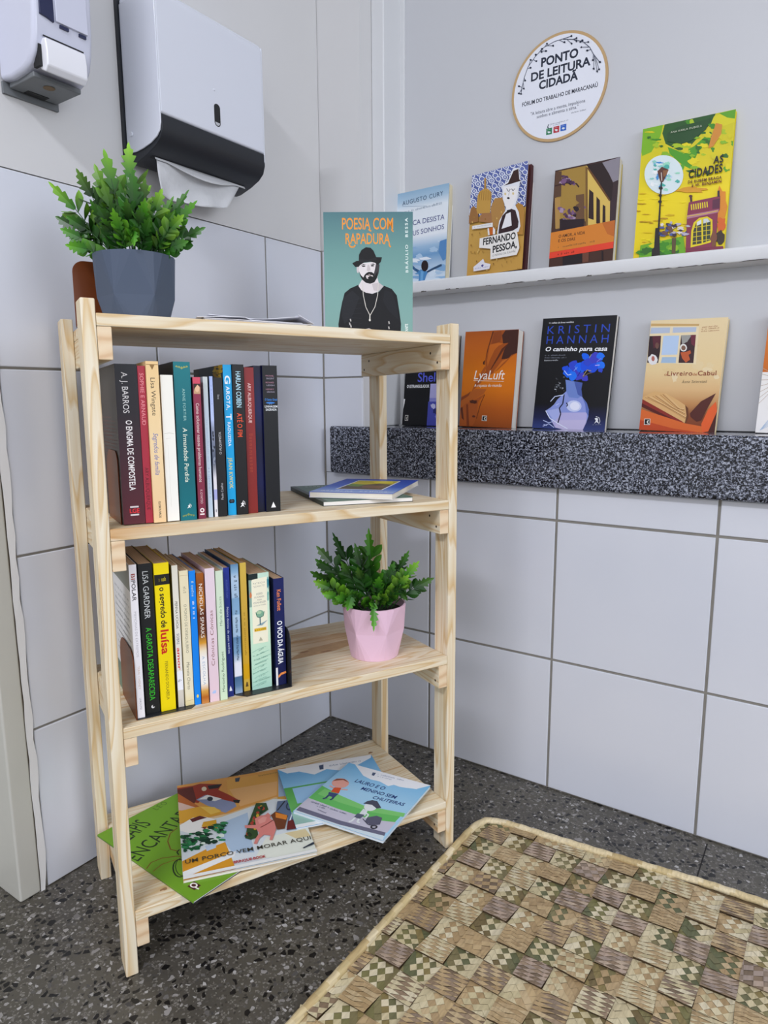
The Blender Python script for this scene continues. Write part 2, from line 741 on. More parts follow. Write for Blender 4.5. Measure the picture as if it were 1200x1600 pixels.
SM = frame(SO, SU, SV, SZ)
BW, BD, BH = .5952, .2852, .9738
PA, PB = .0178, .0424
Z1, Z2, Z3, Z4 = .9558, .6724, .3875, .1020
BT, RT, RH = .0164, .0181, .0428

# ------------------------------------------------------------------ room
H1 = .2947
LV = [0, H1, H1 + .3, H1 + .6, H1 + .9]


def tiles(mb, along, across, x_edges, z_edges, face_pos, thick, gap):
    """slab per tile; along: map (a, z, d) -> point"""
    for a0, a1 in zip(x_edges, x_edges[1:]):
        for z0, z1 in zip(z_edges, z_edges[1:]):
            g = gap / 2
            b = .0012
            A0, A1, C0, C1 = a0 + g, a1 - g, z0 + g, z1 - g
            if A1 - A0 < .003:
                continue
            v = [along(A0, C0, -thick), along(A1, C0, -thick), along(A1, C1, -thick), along(A0, C1, -thick),
                 along(A0, C0, -b), along(A1, C0, -b), along(A1, C1, -b), along(A0, C1, -b),
                 along(A0 + b, C0 + b, 0), along(A1 - b, C0 + b, 0), along(A1 - b, C1 - b, 0), along(A0 + b, C1 - b, 0)]
            f = [(8, 9, 10, 11)]
            for base, top in ((0, 4), (4, 8)):
                for i in range(4):
                    f.append((base + i, base + (i + 1) % 4, top + (i + 1) % 4, top + i))
            mb.mesh(v, f, '#ffffff', 0)


mb = MB()
mb.box((-1.2, -4.5, -.06), (4.5, .3, 0))
struct(mb.build('floor', M_TERR), 'dark speckled terrazzo floor')
jb = MB()
jb.face([(.9335, -.012, .0004), (.9358, -.012, .0004), (.9412, -.30, .0004), (.9389, -.30, .0004)])
struct(jb.build('trim_1', plain('floor_joint', '#1d1b19', .8)), 'thin dark joint in the floor')

# left wall: tiled to shoulder height, painted above
mb = MB()
ye = [-.788, -.4905, -.1898, .0008]
tiles(mb, lambda a, z, d: (d, a, z), None, ye, LV, 0, .012, .0042)
mb.box((-.03, -.788, 0), (-.003, 0, LV[4] - .001), '#ffffff', 1)
mb.box((-.10, -.788, LV[4]), (-.0015, 0, 2.7), '#ffffff', 2)
mb.box((-.12, -4.5, 0), (-.0015, -1.66, 2.7), '#ffffff', 2)
mb.box((-.12, -1.66, 2.1), (-.0015, -.788, 2.7), '#ffffff', 2)
struct(mb.build('wall_left', [M_TILE, M_GROUT, M_WALL]), 'left wall, white tiles below and grey paint above')

# right wall: tiles below the counter, a narrow pier beside the corner, the boarded hatch
PX = .1195
HY = .045
PY = .115
FX = .154
GT = .778
mb = MB()
xe = [.0002, .3072, .3072 + .3014, .3072 + .6028, .3072 + .9042, .3072 + 1.2056, .3072 + 1.507]
tiles(mb, lambda a, z, d: (a, -d, z), None, xe, LV[:3] + [.664], 0, .012, .0052)
tiles(mb, lambda a, z, d: (a, -d, z), None, [.0002, PX], [.661] + LV[3:], 0, .012, .0036)
mb.box((0, .003, 0), (2.2, .03, .72), '#ffffff', 1)
mb.box((0, .003, .66), (PX - .002, .03, LV[4] - .001), '#ffffff', 1)
mb.box((-.1, .0015, LV[4]), (PX, .20, 2.7), '#ffffff', 2)
mb.box((-.1, .0045, .72), (PX, .20, LV[4]), '#ffffff', 2)
mb.box((2.2, 0, 0), (4.5, .2, 2.7), '#ffffff', 2)
struct(mb.build('wall_right', [M_TILE, M_GROUT, M_WALL]), 'right wall, white tiles below the stone counter')
mb = MB()
mb.box((PX + .0, HY, GT), (FX, .16, 2.7))
struct(mb.build('trim_2', M_TRIM, bevel=.003), 'white painted upright frame beside the boarded hatch')
mb = MB()
mb.box((FX, PY, .70), (2.2, PY + .03, 2.7))
struct(mb.build('wall_hatch', M_PANEL), 'grey painted panel closing the hatch behind the books')
mb = MB()
mb.box((FX - .001, PY - .004, GT), (FX + .012, PY + .001, 2.7))
struct(mb.build('trim_3', M_TRIM, bevel=.0015), 'thin painted strip at the edge of the panel')
mb = MB()
mb.box((-.03, -.0015, 0), (.0025, .03, LV[4]))
struct(mb.build('trim_7', M_GROUT), 'grout line in the corner')
mb = MB()
mb.box((-.1, -4.5, 2.7), (4.5, .3, 2.76))
struct(mb.build('ceiling', M_WALL))

mb = MB()
mb.box((FX, PY - .0022, GT - .001), (2.2, PY + .001, GT + .0018))
struct(mb.build('trim_8', M_DARK), 'dark joint where the panel meets the stone counter')

# door opening at the far left
mb = MB()
mb.box((-.16, -.836, 0), (.001, -.7995, 2.1), '#ffffff', 0)
mb.box((-.16, -1.66, 0), (.001, -1.62, 2.1), '#ffffff', 0)
mb.box((-.16, -1.66, 2.06), (.001, -.7995, 2.1), '#ffffff', 0)
fr = mb.build('trim_4', M_CASE, bevel=.004)
struct(fr, 'beige painted door frame at the left edge')
mb = MB()
mb.box((-.14, -1.62, .006), (-.10, -.836, 2.06))
struct(mb.build('door_1', M_CASE), 'beige door set back in its frame')
# ragged filler between the frame and the tiles
mb = MB()
rr = random.Random(3)
zz = [i * .035 for i in range(60)]
pts_a = [(-.7995 + rr.uniform(-.001, .0012), z) for z in zz]
pts_b = [(-.7885 + rr.uniform(-.0015, .0025), z) for z in zz]
for i in range(59):
    a0, a1, b0, b1 = pts_a[i], pts_a[i + 1], pts_b[i], pts_b[i + 1]
    if i == 0:
        b0 = (-.7935, 0)
    mb.face([(.0005, a0[0], a0[1]), (.0022, b0[0], b0[1]), (.0022, b1[0], b1[1]), (.0005, a1[0], a1[1])])
    mb.face([(-.02, b0[0], b0[1]), (.0022, b0[0], b0[1]), (.0022, b1[0], b1[1]), (-.02, b1[0], b1[1])])
struct(mb.build('trim_5', plain('filler', '#d9d8d6', .7, bump=.3, nscale=60)), 'white filler between door frame and tiles')
mb = MB()
mb.box((-.02, -.7995, 0), (-.004, -.789, 2.1))
struct(mb.build('trim_6', plain('dark_filler', '#8a7c68', .9)), 'dark gap beside the door frame')

# granite counter
mb = MB()
mb.box((.0295, -.02, .6635), (2.2, PY - .001, GT))
g = mb.build('granite_counter', M_GRAN, bevel=.0065)
tag(g, 'thick black and grey granite counter slab running along the right wall', 'counter')
# ledge
mb = MB()
prof = [(PY + .001, 1.0795), (.070, 1.0815), (.0685, 1.084), (.069, 1.1045), (.072, 1.1075), (PY + .001, 1.1075)]
mb.prism(prof, lambda y, z: (FX + .012, y, z + .006), lambda y, z: (2.1, y, z - .012))
LEDGE = mb.build('ledge', M_LEDGE, bevel=.0012, bsegs=2)
tag(LEDGE, 'white painted wooden ledge with chipped lower edge carrying the upper books', 'ledge')
r = random.Random(5)
M_CHIP = plain('bare_wood_chip', '#5a5753', .9)
for k in range(15):
    x = .22 + k * .055 + r.uniform(0, .03)
    L = r.uniform(.010, .05) if x > .4 else r.uniform(.006, .02)
    zt = 1.0815 + .006 - .018 * (x - .166) / 1.93
    hgt = r.uniform(.0010, .0026)
    pts = [(x + L * i / 6, .0680, zt + (hgt * r.uniform(.4, 1) if 0 < i < 6 else 0)) for i in range(7)]
    mb = MB()
    mb.face([(x, .0680, zt - .0007)] + pts[1:6] + [(x + L, .0680, zt - .0007)])
    mb.build('chipped_paint', M_CHIP, LEDGE)

# ------------------------------------------------------------------ pine shelf unit
shelf = empty('shelf_unit', SM)
tag(shelf, 'four tier pale pine shelf unit standing across the corner', 'shelf')


def sbox(name, lo, hi, axis, bev=.0012, end=None):
    mb = MB()
    mis = None
    if end is not None:
        mis = [end and 0] * 6
        mis = [0, 0, 1, 0, 1, 0]
    mb.box(lo, hi, '#ffffff', 0, mis)
    return mb.build(name, [WOOD[axis], END], shelf, bevel=bev, bsegs=2)


for u0 in (0, BW - PA):
    for v0 in (0, BD - PB):
        mb = MB()
        def ground(u, v):
            return -(SB[2][0] * u + SB[2][1] * v) / SB[2][2]
        c = [(u0, v0), (u0 + PA, v0), (u0 + PA, v0 + PB), (u0, v0 + PB)]
        vv = [(u, v, ground(u, v) + .0003) for u, v in c] + [(u, v, BH) for u, v in c]
        mb.mesh(vv, [(3, 2, 1, 0), (4, 5, 6, 7), (0, 1, 5, 4), (1, 2, 6, 5), (2, 3, 7, 6), (3, 0, 4, 7)], '#ffffff', [1, 1, 0, 0, 0, 0])
        mb.build('post', [WOOD[2], END], shelf, bevel=.0016, bsegs=2)
for z in (Z1, Z2, Z3, Z4):
    sbox('shelf_board', (PA + .0003, 0, z - BT), (BW - PA - .0003, BD, z), 0)
    for side in (0, 1):
        u0 = PA + .0004 if side == 0 else BW - PA - RT - .0004
        rl = sbox('side_rail', (u0, .0008, z - BT - RH), (u0 + RT, BD - .0008, z - BT - .0002), 1, end=True)
        uf = u0 + RT + .0002 if side == 0 else u0 - .0002
        for vv, zz in ((.012, .29), (.033, .68), (BD - .014, .3), (BD - .034, .68)):
            hb = MB()
            hb.disc((uf, vv, z - BT - RH * (1 - zz)), (0, 1, 0), (0, 0, 1), .0023, 12)
            hb.build('screw_hole', M_HOLE, rl)
M_KNOT = plain('wood_knot', '#9c7450', .6, noise=.3, nscale=160)
# a few knots in the boards
M_STREAK = plain('wood_streak', '#c19c70', .55, noise=.22, nscale=70)
kb = MB()
kb.face([(u, v, Z3 + .00010) for u, v in ((.285, .128), (.325, .127), (.357, .129), (.384, .131), (.409, .130), (.450, .142), (.500, .150), (.545, .152), (.545, .160), (.500, .168), (.467, .174), (.432, .172), (.403, .168), (.377, .164), (.345, .146), (.331, .137), (.285, .131))])
kb.build('wood_streak', M_STREAK, shelf)
for (u, v, z) in ((.362, .153, Z3), (.398, .136, Z3), (.066, .028, Z4), (.52, .035, Z4), (.545, .235, Z4), (.5, .225, Z3)):
    n = 12
    r = random.Random(int(u * 1e4))
    kb = MB()
    kb.face([(u + (.011 + r.uniform(-.003, .004)) * cos(2 * pi * i / n) * (.5 if z == Z4 else 1), v + (.003 + r.uniform(-.001, .001)) * sin(2 * pi * i / n), z + .00012) for i in range(n)])
    kb.build('wood_knot', M_KNOT, shelf)

# ------------------------------------------------------------------ row books


def row_book(u0, u1, v, h, z, w, label, group, **kw):
    t = u1 - u0
    M = frame(SW(u1, v, z + .0003), SV, -SU, SZ)
    return book(M, w, h, t, label, group=group, **kw)


def horse(A, cx, cy, r, asp, col):
    """small archer emblem"""
    A.poly([(cx - r, cy + r * .9 * asp), (cx - r * .3, cy + r * .1 * asp), (cx - r * .7, cy - r * .3 * asp), (cx - r * .1, cy - r * .5 * asp), (cx + r * .1, cy - r * asp), (cx + r * .35, cy - r * .4 * asp),
            (cx + r * .7, cy - r * .1 * asp), (cx + r * .3, cy + r * .2 * asp), (cx + r * .8, cy + r * .9 * asp), (cx + r * .1, cy + r * .5 * asp)], col)
    A.line([(cx + r * .2, cy - r * 1.1 * asp), (cx + r * .9, cy - r * .6 * asp), (cx + r * 1.05, cy + r * .2 * asp)], r * .2, col)


def ornament(A, y, col, flip=1):
    d = .012 * flip
    for k in range(5):
        x = .2 + k * .15
        A.ell(x, y + abs(k - 2) * -.003 * flip, .05, .006, col)
    A.poly([(.38, y), (.62, y), (.5, y + d)], col)
    A.line([(.12, y - .006 * flip), (.5, y + .004 * flip), (.88, y - .006 * flip)], .05, col)


def s1(A):
    A.bg([(0, '#1a1c22'), (.3, '#221c22'), (.6, '#40202a'), (1, '#58222c')])
    A.spine('A. J. BARROS', .05, .30, '#d6d3d2', .27, .42)
    A.spine('O ENIGMA DE COMPOSTELA', .345, .785, '#f0ecea', .27, .5, bold=.012)
    A.rect(.33, .885, .72, .895, '#d8cfcf')
    A.text('LGE', (.3, .928), (.75, .928), .026, '#e03038', bold=.02)
    A.rect(.33, .936, .72, .946, '#d8cfcf')


def b1(A):
    A.bg([(0, '#4a4744'), (1, '#3f3634')])
    for k in range(26):
        y = .32 + k * .024
        A.ticks((.06, y + .012), (.90 if k % 5 else .7, y + .012), .010, '#7d4640', n=30, seed=k)


def s2(A):
    A.bg('#a62c3e')
    A.spine('SOPHIE E ARNAUD', .045, .37, '#e58f96', .5)
    A.spine('ARY ALBUQUERQUE', .64, .915, '#5a1620', .48)


def s3(A):
    A.bg([(0, '#ecc98f'), (.5, '#f0d5a4'), (1, '#eecb9a')])
    A.rect(.02, .018, .98, .022, '#9a7440')
    A.poly([(.3, .022), (.7, .022), (.5, .052)], '#8f6c3a')
    A.spine('Lisa Wingate', .10, .33, '#4a3b2a', .36, .5)
    A.spine('Segredos de família', .44, .70, '#5d6cae', .38, .5, shear=.25)
    A.spine('GLOBOLIVROS', .865, .97, '#3d3528', .17, .52, bold=.02)


def s4(A):
    A.bg([(0, '#f2f0e4'), (1, '#f6f4ec')])
    A.line([(.1, .395), (.5, .39), (.9, .397)], .03, '#c9c6b8')
    A.line([(.2, .43), (.6, .425)], .02, '#d6d3c6')
    A.line([(.35, .47), (.37, .9)], .02, '#dedbd0')


def s5(A):
    A.bg([(0, '#04767e'), (.5, '#045f68'), (1, '#08707a')])
    ornament(A, .035, '#9ba35c', 1)
    ornament(A, .965, '#7f9258', -1)
    A.spine('ANNE FORTIER', .165, .365, '#9fd0c8', .16, .55, space=1.1)
    A.spine('A Irmandade Perdida', .41, .755, '#e6f0dc', .26, .52, shear=.12)
    horse(A, .56, .91, .13, .11, '#eef4ee')


def s6(A):
    A.bg([(0, '#8e2c48'), (1, '#7c2a42')])
    A.rect(0, 0, 1, .045, '#d24a62')
    A.rect(.1, .045, .95, .115, '#caa078')
    A.ell(.55, .075, .3, .028, '#e8bd96')
    A.poly([(.1, .045), (.95, .045), (.95, .07), (.6, .052), (.2, .08), (.1, .1)], '#3a2018')
    A.spine('Como solucionar nossos problemas humanos', .18, .735, '#ecd9d4', .42, .5)
    A.spine('K.GYATSO', .79, .89, '#e3c4c6', .30)
    A.ell(.5, .938, .3, .016, '#f2e8e6')
    A.ell(.5, .938, .14, .008, '#7c2a42')
    A.rect(.2, .962, .8, .972, '#f2e8e6')


def s7(A):
    A.bg([(0, '#ccd4d2'), (.25, '#c4d2de'), (1, '#c8dcec')])
    A.ticks((.36, .30), (.36, .60), .26, '#a3b6d6', n=22, seed=7)
    A.ticks((.38, .64), (.38, .86), .26, '#7f94c8', n=18, seed=8)


def s8(A):
    A.bg([(0, '#a9bcec'), (.3, '#bccaf0'), (.36, '#8d96ae'), (.6, '#4f586a'), (.66, '#9fa2ac'), (.72, '#e6e4e8'), (1, '#ece9ec')])
    A.ticks((.4, .06), (.4, .2), .26, '#7f92d4', n=10, seed=8)
    r = random.Random(4)
    for k in range(14):
        A.blob(r.uniform(.25, .75), r.uniform(.37, .62), .22, .012, r.choice(['#39404f', '#6d768a', '#8c95a6', '#2c323e']), seed=k)
    A.rect(0, .80, 1, .875, '#aab0de')
    A.ell(.5, .955, .16, .012, '#8f8e98')


def s9(A):
    A.bg('#17181a')
    A.ticks((.4, .12), (.4, .155), .22, '#b9b9bd', n=3, seed=3)
    A.spine('O ALQUIMISTA', .385, .545, '#c9c9cd', .26, .5, up=True)
    A.spine('Paulo Coelho', .755, .875, '#c3c3c8', .26, .5, up=True)


def s10(A):
    A.bg('#12a6e2')
    A.spine('G', .07, .125, '#f7fafc', .62, bold=.02)
    A.spine('AROTA,', .14, .295, '#f4f8fb', .42, bold=.015, space=1.15)
    A.spine('T', .32, .36, '#f7fafc', .62, bold=.02)
    A.spine('RADUZIDA', .375, .535, '#f4f8fb', .34, bold=.015, space=1.15)
    A.spine('JEAN KWOK', .61, .82, '#e3d77a', .42, bold=.015, space=1.1)
    A.ell(.35, .905, .2, .014, '#0c1420')
    A.ell(.62, .905, .2, .014, '#0c1420')
    A.rect(.32, .9, .66, .908, '#4d5a66')


def b10(A):
    A.bg([(0, '#2a3f4c'), (1, '#11385c')])
    r = random.Random(9)
    for k in range(26):
        A.blob(r.uniform(.72, .97), r.uniform(.0, .09), .05, .008, r.choice(['#d8b11a', '#c89a18', '#a38a1c', '#e5c63a']), seed=k)
    A.poly([(.0, 0), (.2, 0), (.12, 1), (0, 1)], '#3b3a30')


def s11(A):
    A.bg('#141416')
    A.spine('HARLAN COBEN', .045, .28, '#b4dcea', .42, bold=.012)
    A.spine('ATÉ O FIM', .318, .475, '#e8532c', .42, bold=.012)
    horse(A, .5, .93, .22, .10, '#f4f4f4')


def s12(A):
    A.bg([(0, '#8c2a2c'), (1, '#84241f')])
    A.spine('ARY ALBUQUERQUE', .105, .375, '#e6c3bf', .32, .5, bold=.01)
    A.ticks((.3, .445), (.3, .72), .4, '#a8402c', n=12, seed=3)


def s13(A):
    A.bg([(0, '#05092a'), (.3, '#0a1450'), (.5, '#060a2c'), (.8, '#0a1148'), (1, '#05081f')])


def s14(A):
    A.bg('#111317')
    for y, a, b_ in ((.06, 'MICHAEL', 'BAIGENT'), (.105, 'RICHARD', 'LEIGH'), (.15, 'HENRY', 'LINCOLN')):
        A.text(a, (.22, y + .014), (.78, y + .014), .010, '#b47f92')
        A.text(b_, (.28, y + .032), (.8, y + .032), .010, '#a8a0b4')
    A.text('O Santo Graal', (.12, .235), (.95, .235), .014, '#3b8be0', bold=.01)
    A.ell(.5, .25, .3, .006, '#2f7bd0')
    A.text('e a', (.4, .262), (.6, .262), .008, '#9fb8d8')
    A.text('LINHAGEM', (.1, .282), (.97, .282), .014, '#e4e8ec', bold=.02)
    A.text('SAGRADA', (.16, .303), (.92, .303), .014, '#e4e8ec', bold=.02)
    A.poly([(.33, .972), (.67, .972), (.5, .932)], '#f4f4f4')


G2 = 'novels upright on the upper middle shelf'
rows2 = [
    (.0395, .0689, .0213, .2194, 'thick black book fading to maroon, first against the left bookend', '#1a1c22', s1, '#3d3634', b1, .160, '#cbb792'),
    (.0690, .0794, .0208, .2173, 'thin red book with pink spine lettering between the black and the cream books', '#a62c3e', s2, '#a62c3e', None, .150, '#d8c6a4'),
    (.0795, .0964, .0164, .2236, 'cream book with small ornament and blue script on its spine', '#eecb94', s3, '#eecb94', None, .155, '#d8c6a4'),
    (.0988, .1159, .0197, .2057, 'plain white book with cracked blank spine left of the teal one', '#f4f2e8', s4, '#efece0', None, .140, '#e0d6bc'),
    (.1178, .1416, .0227, .2258, 'thick teal book with gold ornaments and slanted cream title', '#045f68', s5, '#10181a', None, .158, '#cbb792'),
    (.1447, .1560, .0250, .2050, 'crimson book with a small face picture near the top of its spine', '#7c2a42', s6, '#7c2a42', None, .140, '#cbb792'),
    (.1616, .1686, .0325, .2061, 'very thin pale blue book right of the crimson one', '#c8d8e6', s7, '#d0dae4', None, .140, '#ddd2bb'),
    (.1707, .1760, .0319, .2068, 'very thin lavender book with a dark photo band on its spine', '#c4cdee', s8, '#26304a', None, .140, '#ddd2bb'),
    (.1762, .1898, .0306, .2053, 'short black book with tiny white lettering left of the bright blue one', '#17181a', s9, '#17181a', None, .140, '#cbb792'),
    (.1928, .2060, .0366, .2244, 'bright cyan book with white title and yellow author name', '#12a6e2', s10, '#14406a', b10, .158, '#cbb792'),
    (.2062, .2240, .0339, .2251, 'black book with pale blue author name and orange title', '#141416', s11, '#141416', None, .158, '#cbb792'),
    (.2256, .2410, .0382, .2216, 'rust red book with white author name, third from the right end of its row', '#8a2626', s12, '#8a2626', None, .150, '#cbb792'),
    (.2425, .2543, .0431, .2245, 'dark navy book without lettering squeezed beside the last black one', '#08103c', s13, '#0a1140', None, .158, '#cbb792'),
    (.2545, .2786, .0385, .2251, 'black book with small stacked lettering and a white triangle, rightmost of its row', '#111317', s14, '#0b1244', None, .158, '#cbb792'),
]
for (u0, u1, v, h, lab, c, sa, bc, ba, w, pg) in rows2:
    row_book(u0 + .0002, u1 - .0002, v, h, Z2 + (.0013 if u0 < .11 else 0), w, lab, G2, front=c, spine=c, back=bc, spine_art=sa, back_art=ba, page=pg)


def r1(A):
    A.bg('#eceaee')
    A.spine('BI', .058, .095, '#a04a40', .5, bold=.015)
    A.spine('POLAR', .1, .232, '#3a3538', .5, bold=.015)
    A.spine('MEMÓRIAS DE EXTREMOS', .30, .595, '#b4b2b8', .3)
    A.spine('TERRI CHENEY', .655, .81, '#cdb9a8', .3)
    A.spine('LAROUSSE', .868, .945, '#8f8f98', .26)


def rb1(A):
    A.bg([(0, '#8b9088'), (.17, '#8b9088'), (.171, '#e6e6e6'), (.8, '#e6e6e6'), (.801, '#6f8578'), (1, '#66806e')])
    for k in range(11):
        A.ticks((.1, .25 + k * .045), (.9, .25 + k * .045), .018, '#8d9196', n=34, seed=k)


def r2(A):
    A.bg('#1b1d1e')
    A.spine('LISA GARDNER', .05, .36, '#c9cccc', .4, .48)
    A.spine('A GAROTA DESAPARECIDA', .42, .91, '#35c02c', .4, .5)
    A.ell(.5, .955, .13, .011, '#d8d8d8')
    A.ell(.56, .951, .09, .007, '#1b1d1e')


def r3(A):
    A.bg('#f0d800')
    A.rect(0, .075, 1, .145, '#1c1c1a')
    A.ticks((.3, .122), (.78, .122), .028, '#d9c61c', n=9, seed=4)
    A.spine('o segredo de', .16, .43, '#1d1b14', .38, .5, bold=.02)
    A.spine('luísa', .445, .61, '#c8241c', .52, .5, bold=.025)
    A.spine('FERNANDO DOLABELA', .66, .925, '#6a6018', .2, .5)


def r4(A):
    A.bg([(0, '#dfdccb'), (.4, '#e8e4d8'), (.74, '#e6e3da'), (.745, '#eef0f6'), (.875, '#eef0f6'), (.88, '#d8d4c8'), (1, '#c9c2b6')])
    A.spine('PENNA UCHOA', .25, .44, '#2d2b2c', .42, .5)
    A.spine('SOBRE', .475, .55, '#50586a', .42, .5)
    A.spine('amor', .575, .735, '#d8383a', .5, .5, bold=.02, shear=.2)
    A.ticks((.2, .82), (.85, .81), .018, '#50525c', n=3, seed=2)


def r5(A):
    A.bg([(0, '#e9dfba'), (.9, '#ece4c6'), (1, '#e9d9a0')])
    A.rect(0, .034, 1, .037, '#cbb98c')
    A.rect(.05, .962, .95, .965, '#cbb98c')
    A.ticks((.35, .115), (.35, .165), .34, '#a8a184', n=4, seed=2)
    A.spine('O PONTO DE DESEQUILÍBRIO', .245, .605, '#8c8872', .3)
    A.spine('Marcelo Cherto', .675, .88, '#7c7866', .34, shear=.15)


def r6(A):
    A.bg('#0f85ea')
    A.ticks((.32, .075), (.32, .205), .36, '#cfe2cf', n=9, seed=12, fill=.8)
    A.ticks((.36, .22), (.36, .355), .38, '#eef6fd', n=9, seed=5, fill=.85)
    A.ell(.5, .935, .16, .013, '#f0d75a')


def r7(A):
    A.bg([(0, '#a35a1a'), (.1, '#8a4a18'), (.2, '#c07a2a'), (.3, '#5a2a16'), (.46, '#6a3a1c'), (.53, '#d89a30'), (.59, '#f0e4c8'), (.65, '#f2f0ee'), (.84, '#f4f0e8'), (.9, '#d8a24a'), (.95, '#b5641c'), (1, '#c88a4a')])
    A.spine('NICHOLAS SPARKS', .08, .49, '#f4ece0', .46, .55)
    A.spine('A ESCOLHA', .63, .855, '#9fb4cc', .34, .5, space=1.15)


def r8(A):
    A.bg([(0, '#e6d4de'), (1, '#e6ccd6')])
    A.spine('Crônicas Cônicas', .31, .725, '#8a5a52', .34, .48, up=True)
    A.ell(.45, .93, .22, .008, '#a9c0ec')
    A.ell(.5, .92, .18, .006, '#b9cdf0')


def r9(A):
    A.bg([(0, '#d3e4cc'), (1, '#cfe6c8')])
    A.spine('Maria de Souza', .195, .42, '#7f9a80', .36, .5, up=True, shear=.15)
    A.spine('Martinho Rodrigues', .62, .935, '#4e6a50', .36, .5, up=True)


def r10(A):
    A.bg([(0, '#20348e'), (.5, '#182870'), (1, '#1a2a78')])
    A.spine('AUGUSTO CURY', .09, .235, '#5264b4', .3, .5)
    A.spine('Nunca desista de seus sonhos', .30, .66, '#cdd4ee', .34, .5)
    A.poly([(.25, .955), (.75, .955), (.6, .93), (.5, .915), (.35, .93)], '#e8ecf6')


def r11(A):
    A.bg([(0, '#5d8ab0'), (.06, '#8cb4d4'), (.1, '#b4cce2'), (.25, '#a8c4dc'), (.26, '#7ea6c8'), (.38, '#88aece'), (.39, '#b0cae0'), (.55, '#9ebcd8'), (.56, '#5e86ae'), (.68, '#7ea4c6'), (.74, '#c8d4e4'), (.76, '#e6e8f2'), (.86, '#e6e8f2'), (.87, '#44688e'), (.94, '#5a7ea2'), (1, '#9db4cc')])
    A.ticks((.40, .085), (.40, .255), .38, '#2c4258', n=10, seed=6, fill=.8)
    A.ticks((.40, .35), (.40, .74), .38, '#2c4258', n=22, seed=9, fill=.8)


def r12(A):
    A.bg([(0, '#d6b64e'), (.5, '#c9a03a'), (.78, '#cfa22c'), (.79, '#d2a010'), (.9, '#d2a010'), (.91, '#cfaa40'), (1, '#cfaa40')])
    A.ticks((.37, .38), (.37, .72), .26, '#8e6c1e', n=22, seed=5)
    A.poly([(.25, .965), (.75, .965), (.62, .93), (.45, .925)], '#5a4420')


def r13(A):
    A.bg([(0, '#c8e6d2'), (.5, '#cfeccf'), (1, '#b0dcc8')])
    A.rect(0, 0, .45, .06, '#1c2a2a')
    A.rect(0, .05, .12, .28, '#8aa89a')
    A.blob(.08, .18, .06, .03, '#d87a4a', seed=3)
    A.blob(.95, .09, .06, .05, '#3a8a9a', seed=4)
    A.blob(.93, .2, .05, .04, '#6ab0a8', seed=5)
    A.poly([(.14, .05), (.9, .035), (.88, .60), (.12, .60)], '#f4f0d6')
    A.text('PATRICIA', (.22, .092), (.8, .088), .014, '#8f8f84', space=1.2)
    A.text('SCHULTZ', (.24, .118), (.78, .114), .014, '#8f8f84', space=1.2)
    A.text('1000', (.36, .185), (.66, .183), .018, '#9a9a92')
    A.text('LUGARES', (.26, .21), (.74, .208), .015, '#9a9a92')
    A.text('PARA', (.4, .233), (.62, .232), .013, '#9a9a92')
    A.text('CONHECER', (.2, .258), (.82, .255), .016, '#9a9a92')
    A.text('ANTES DE MORRER', (.2, .28), (.82, .277), .010, '#a4a49a')
    A.poly([(.3, .445), (.72, .42), (.88, .41), (.6, .45)], '#8fa8b0')
    A.line([(.5, .37), (.5, .44)], .05, '#2a5a6a')
    A.ell(.5, .345, .2, .03, '#7fae92')
    A.blob(.46, .335, .1, .015, '#b4d0a8', seed=2)
    A.line([(.3, .33), (.36, .37), (.5, .38), (.66, .37), (.72, .33)], .03, '#3a6a5a')
    A.rect(.2, .468, .8, .495, '#e6b830')
    A.ticks((.22, .49), (.78, .487), .015, '#3a2a10', n=14, seed=5)
    A.poly([(.4, .58), (.5, .545), (.6, .58)], '#b8b49a')
    r = random.Random(8)
    for k in range(9):
        y = .65 + k * .038
        x0 = r.uniform(0, .3)
        A.line([(x0, y + .02), (x0 + .3, y), (min(1, x0 + .7), y - .015)], .012, '#6aa898')
        A.ticks((r.uniform(.05, .4), y + .02), (r.uniform(.6, .95), y), .012, '#6f9f92', seed=k)


def r14(A):
    A.bg([(0, '#161f5a'), (1, '#10184a')])
    A.spine('Ken Follett', .105, .30, '#f08a4a', .38, .5, bold=.01)
    A.spine('O VOO DA ÁGUIA', .395, .80, '#eef0f4', .46, .5, bold=.03)
    A.rect(0, .83, .2, 1, '#e6e6ea')
    A.poly([(.22, .91), (.5, .885), (1, .878), (1, .898), (.55, .905), (.25, .93)], '#f0924a')


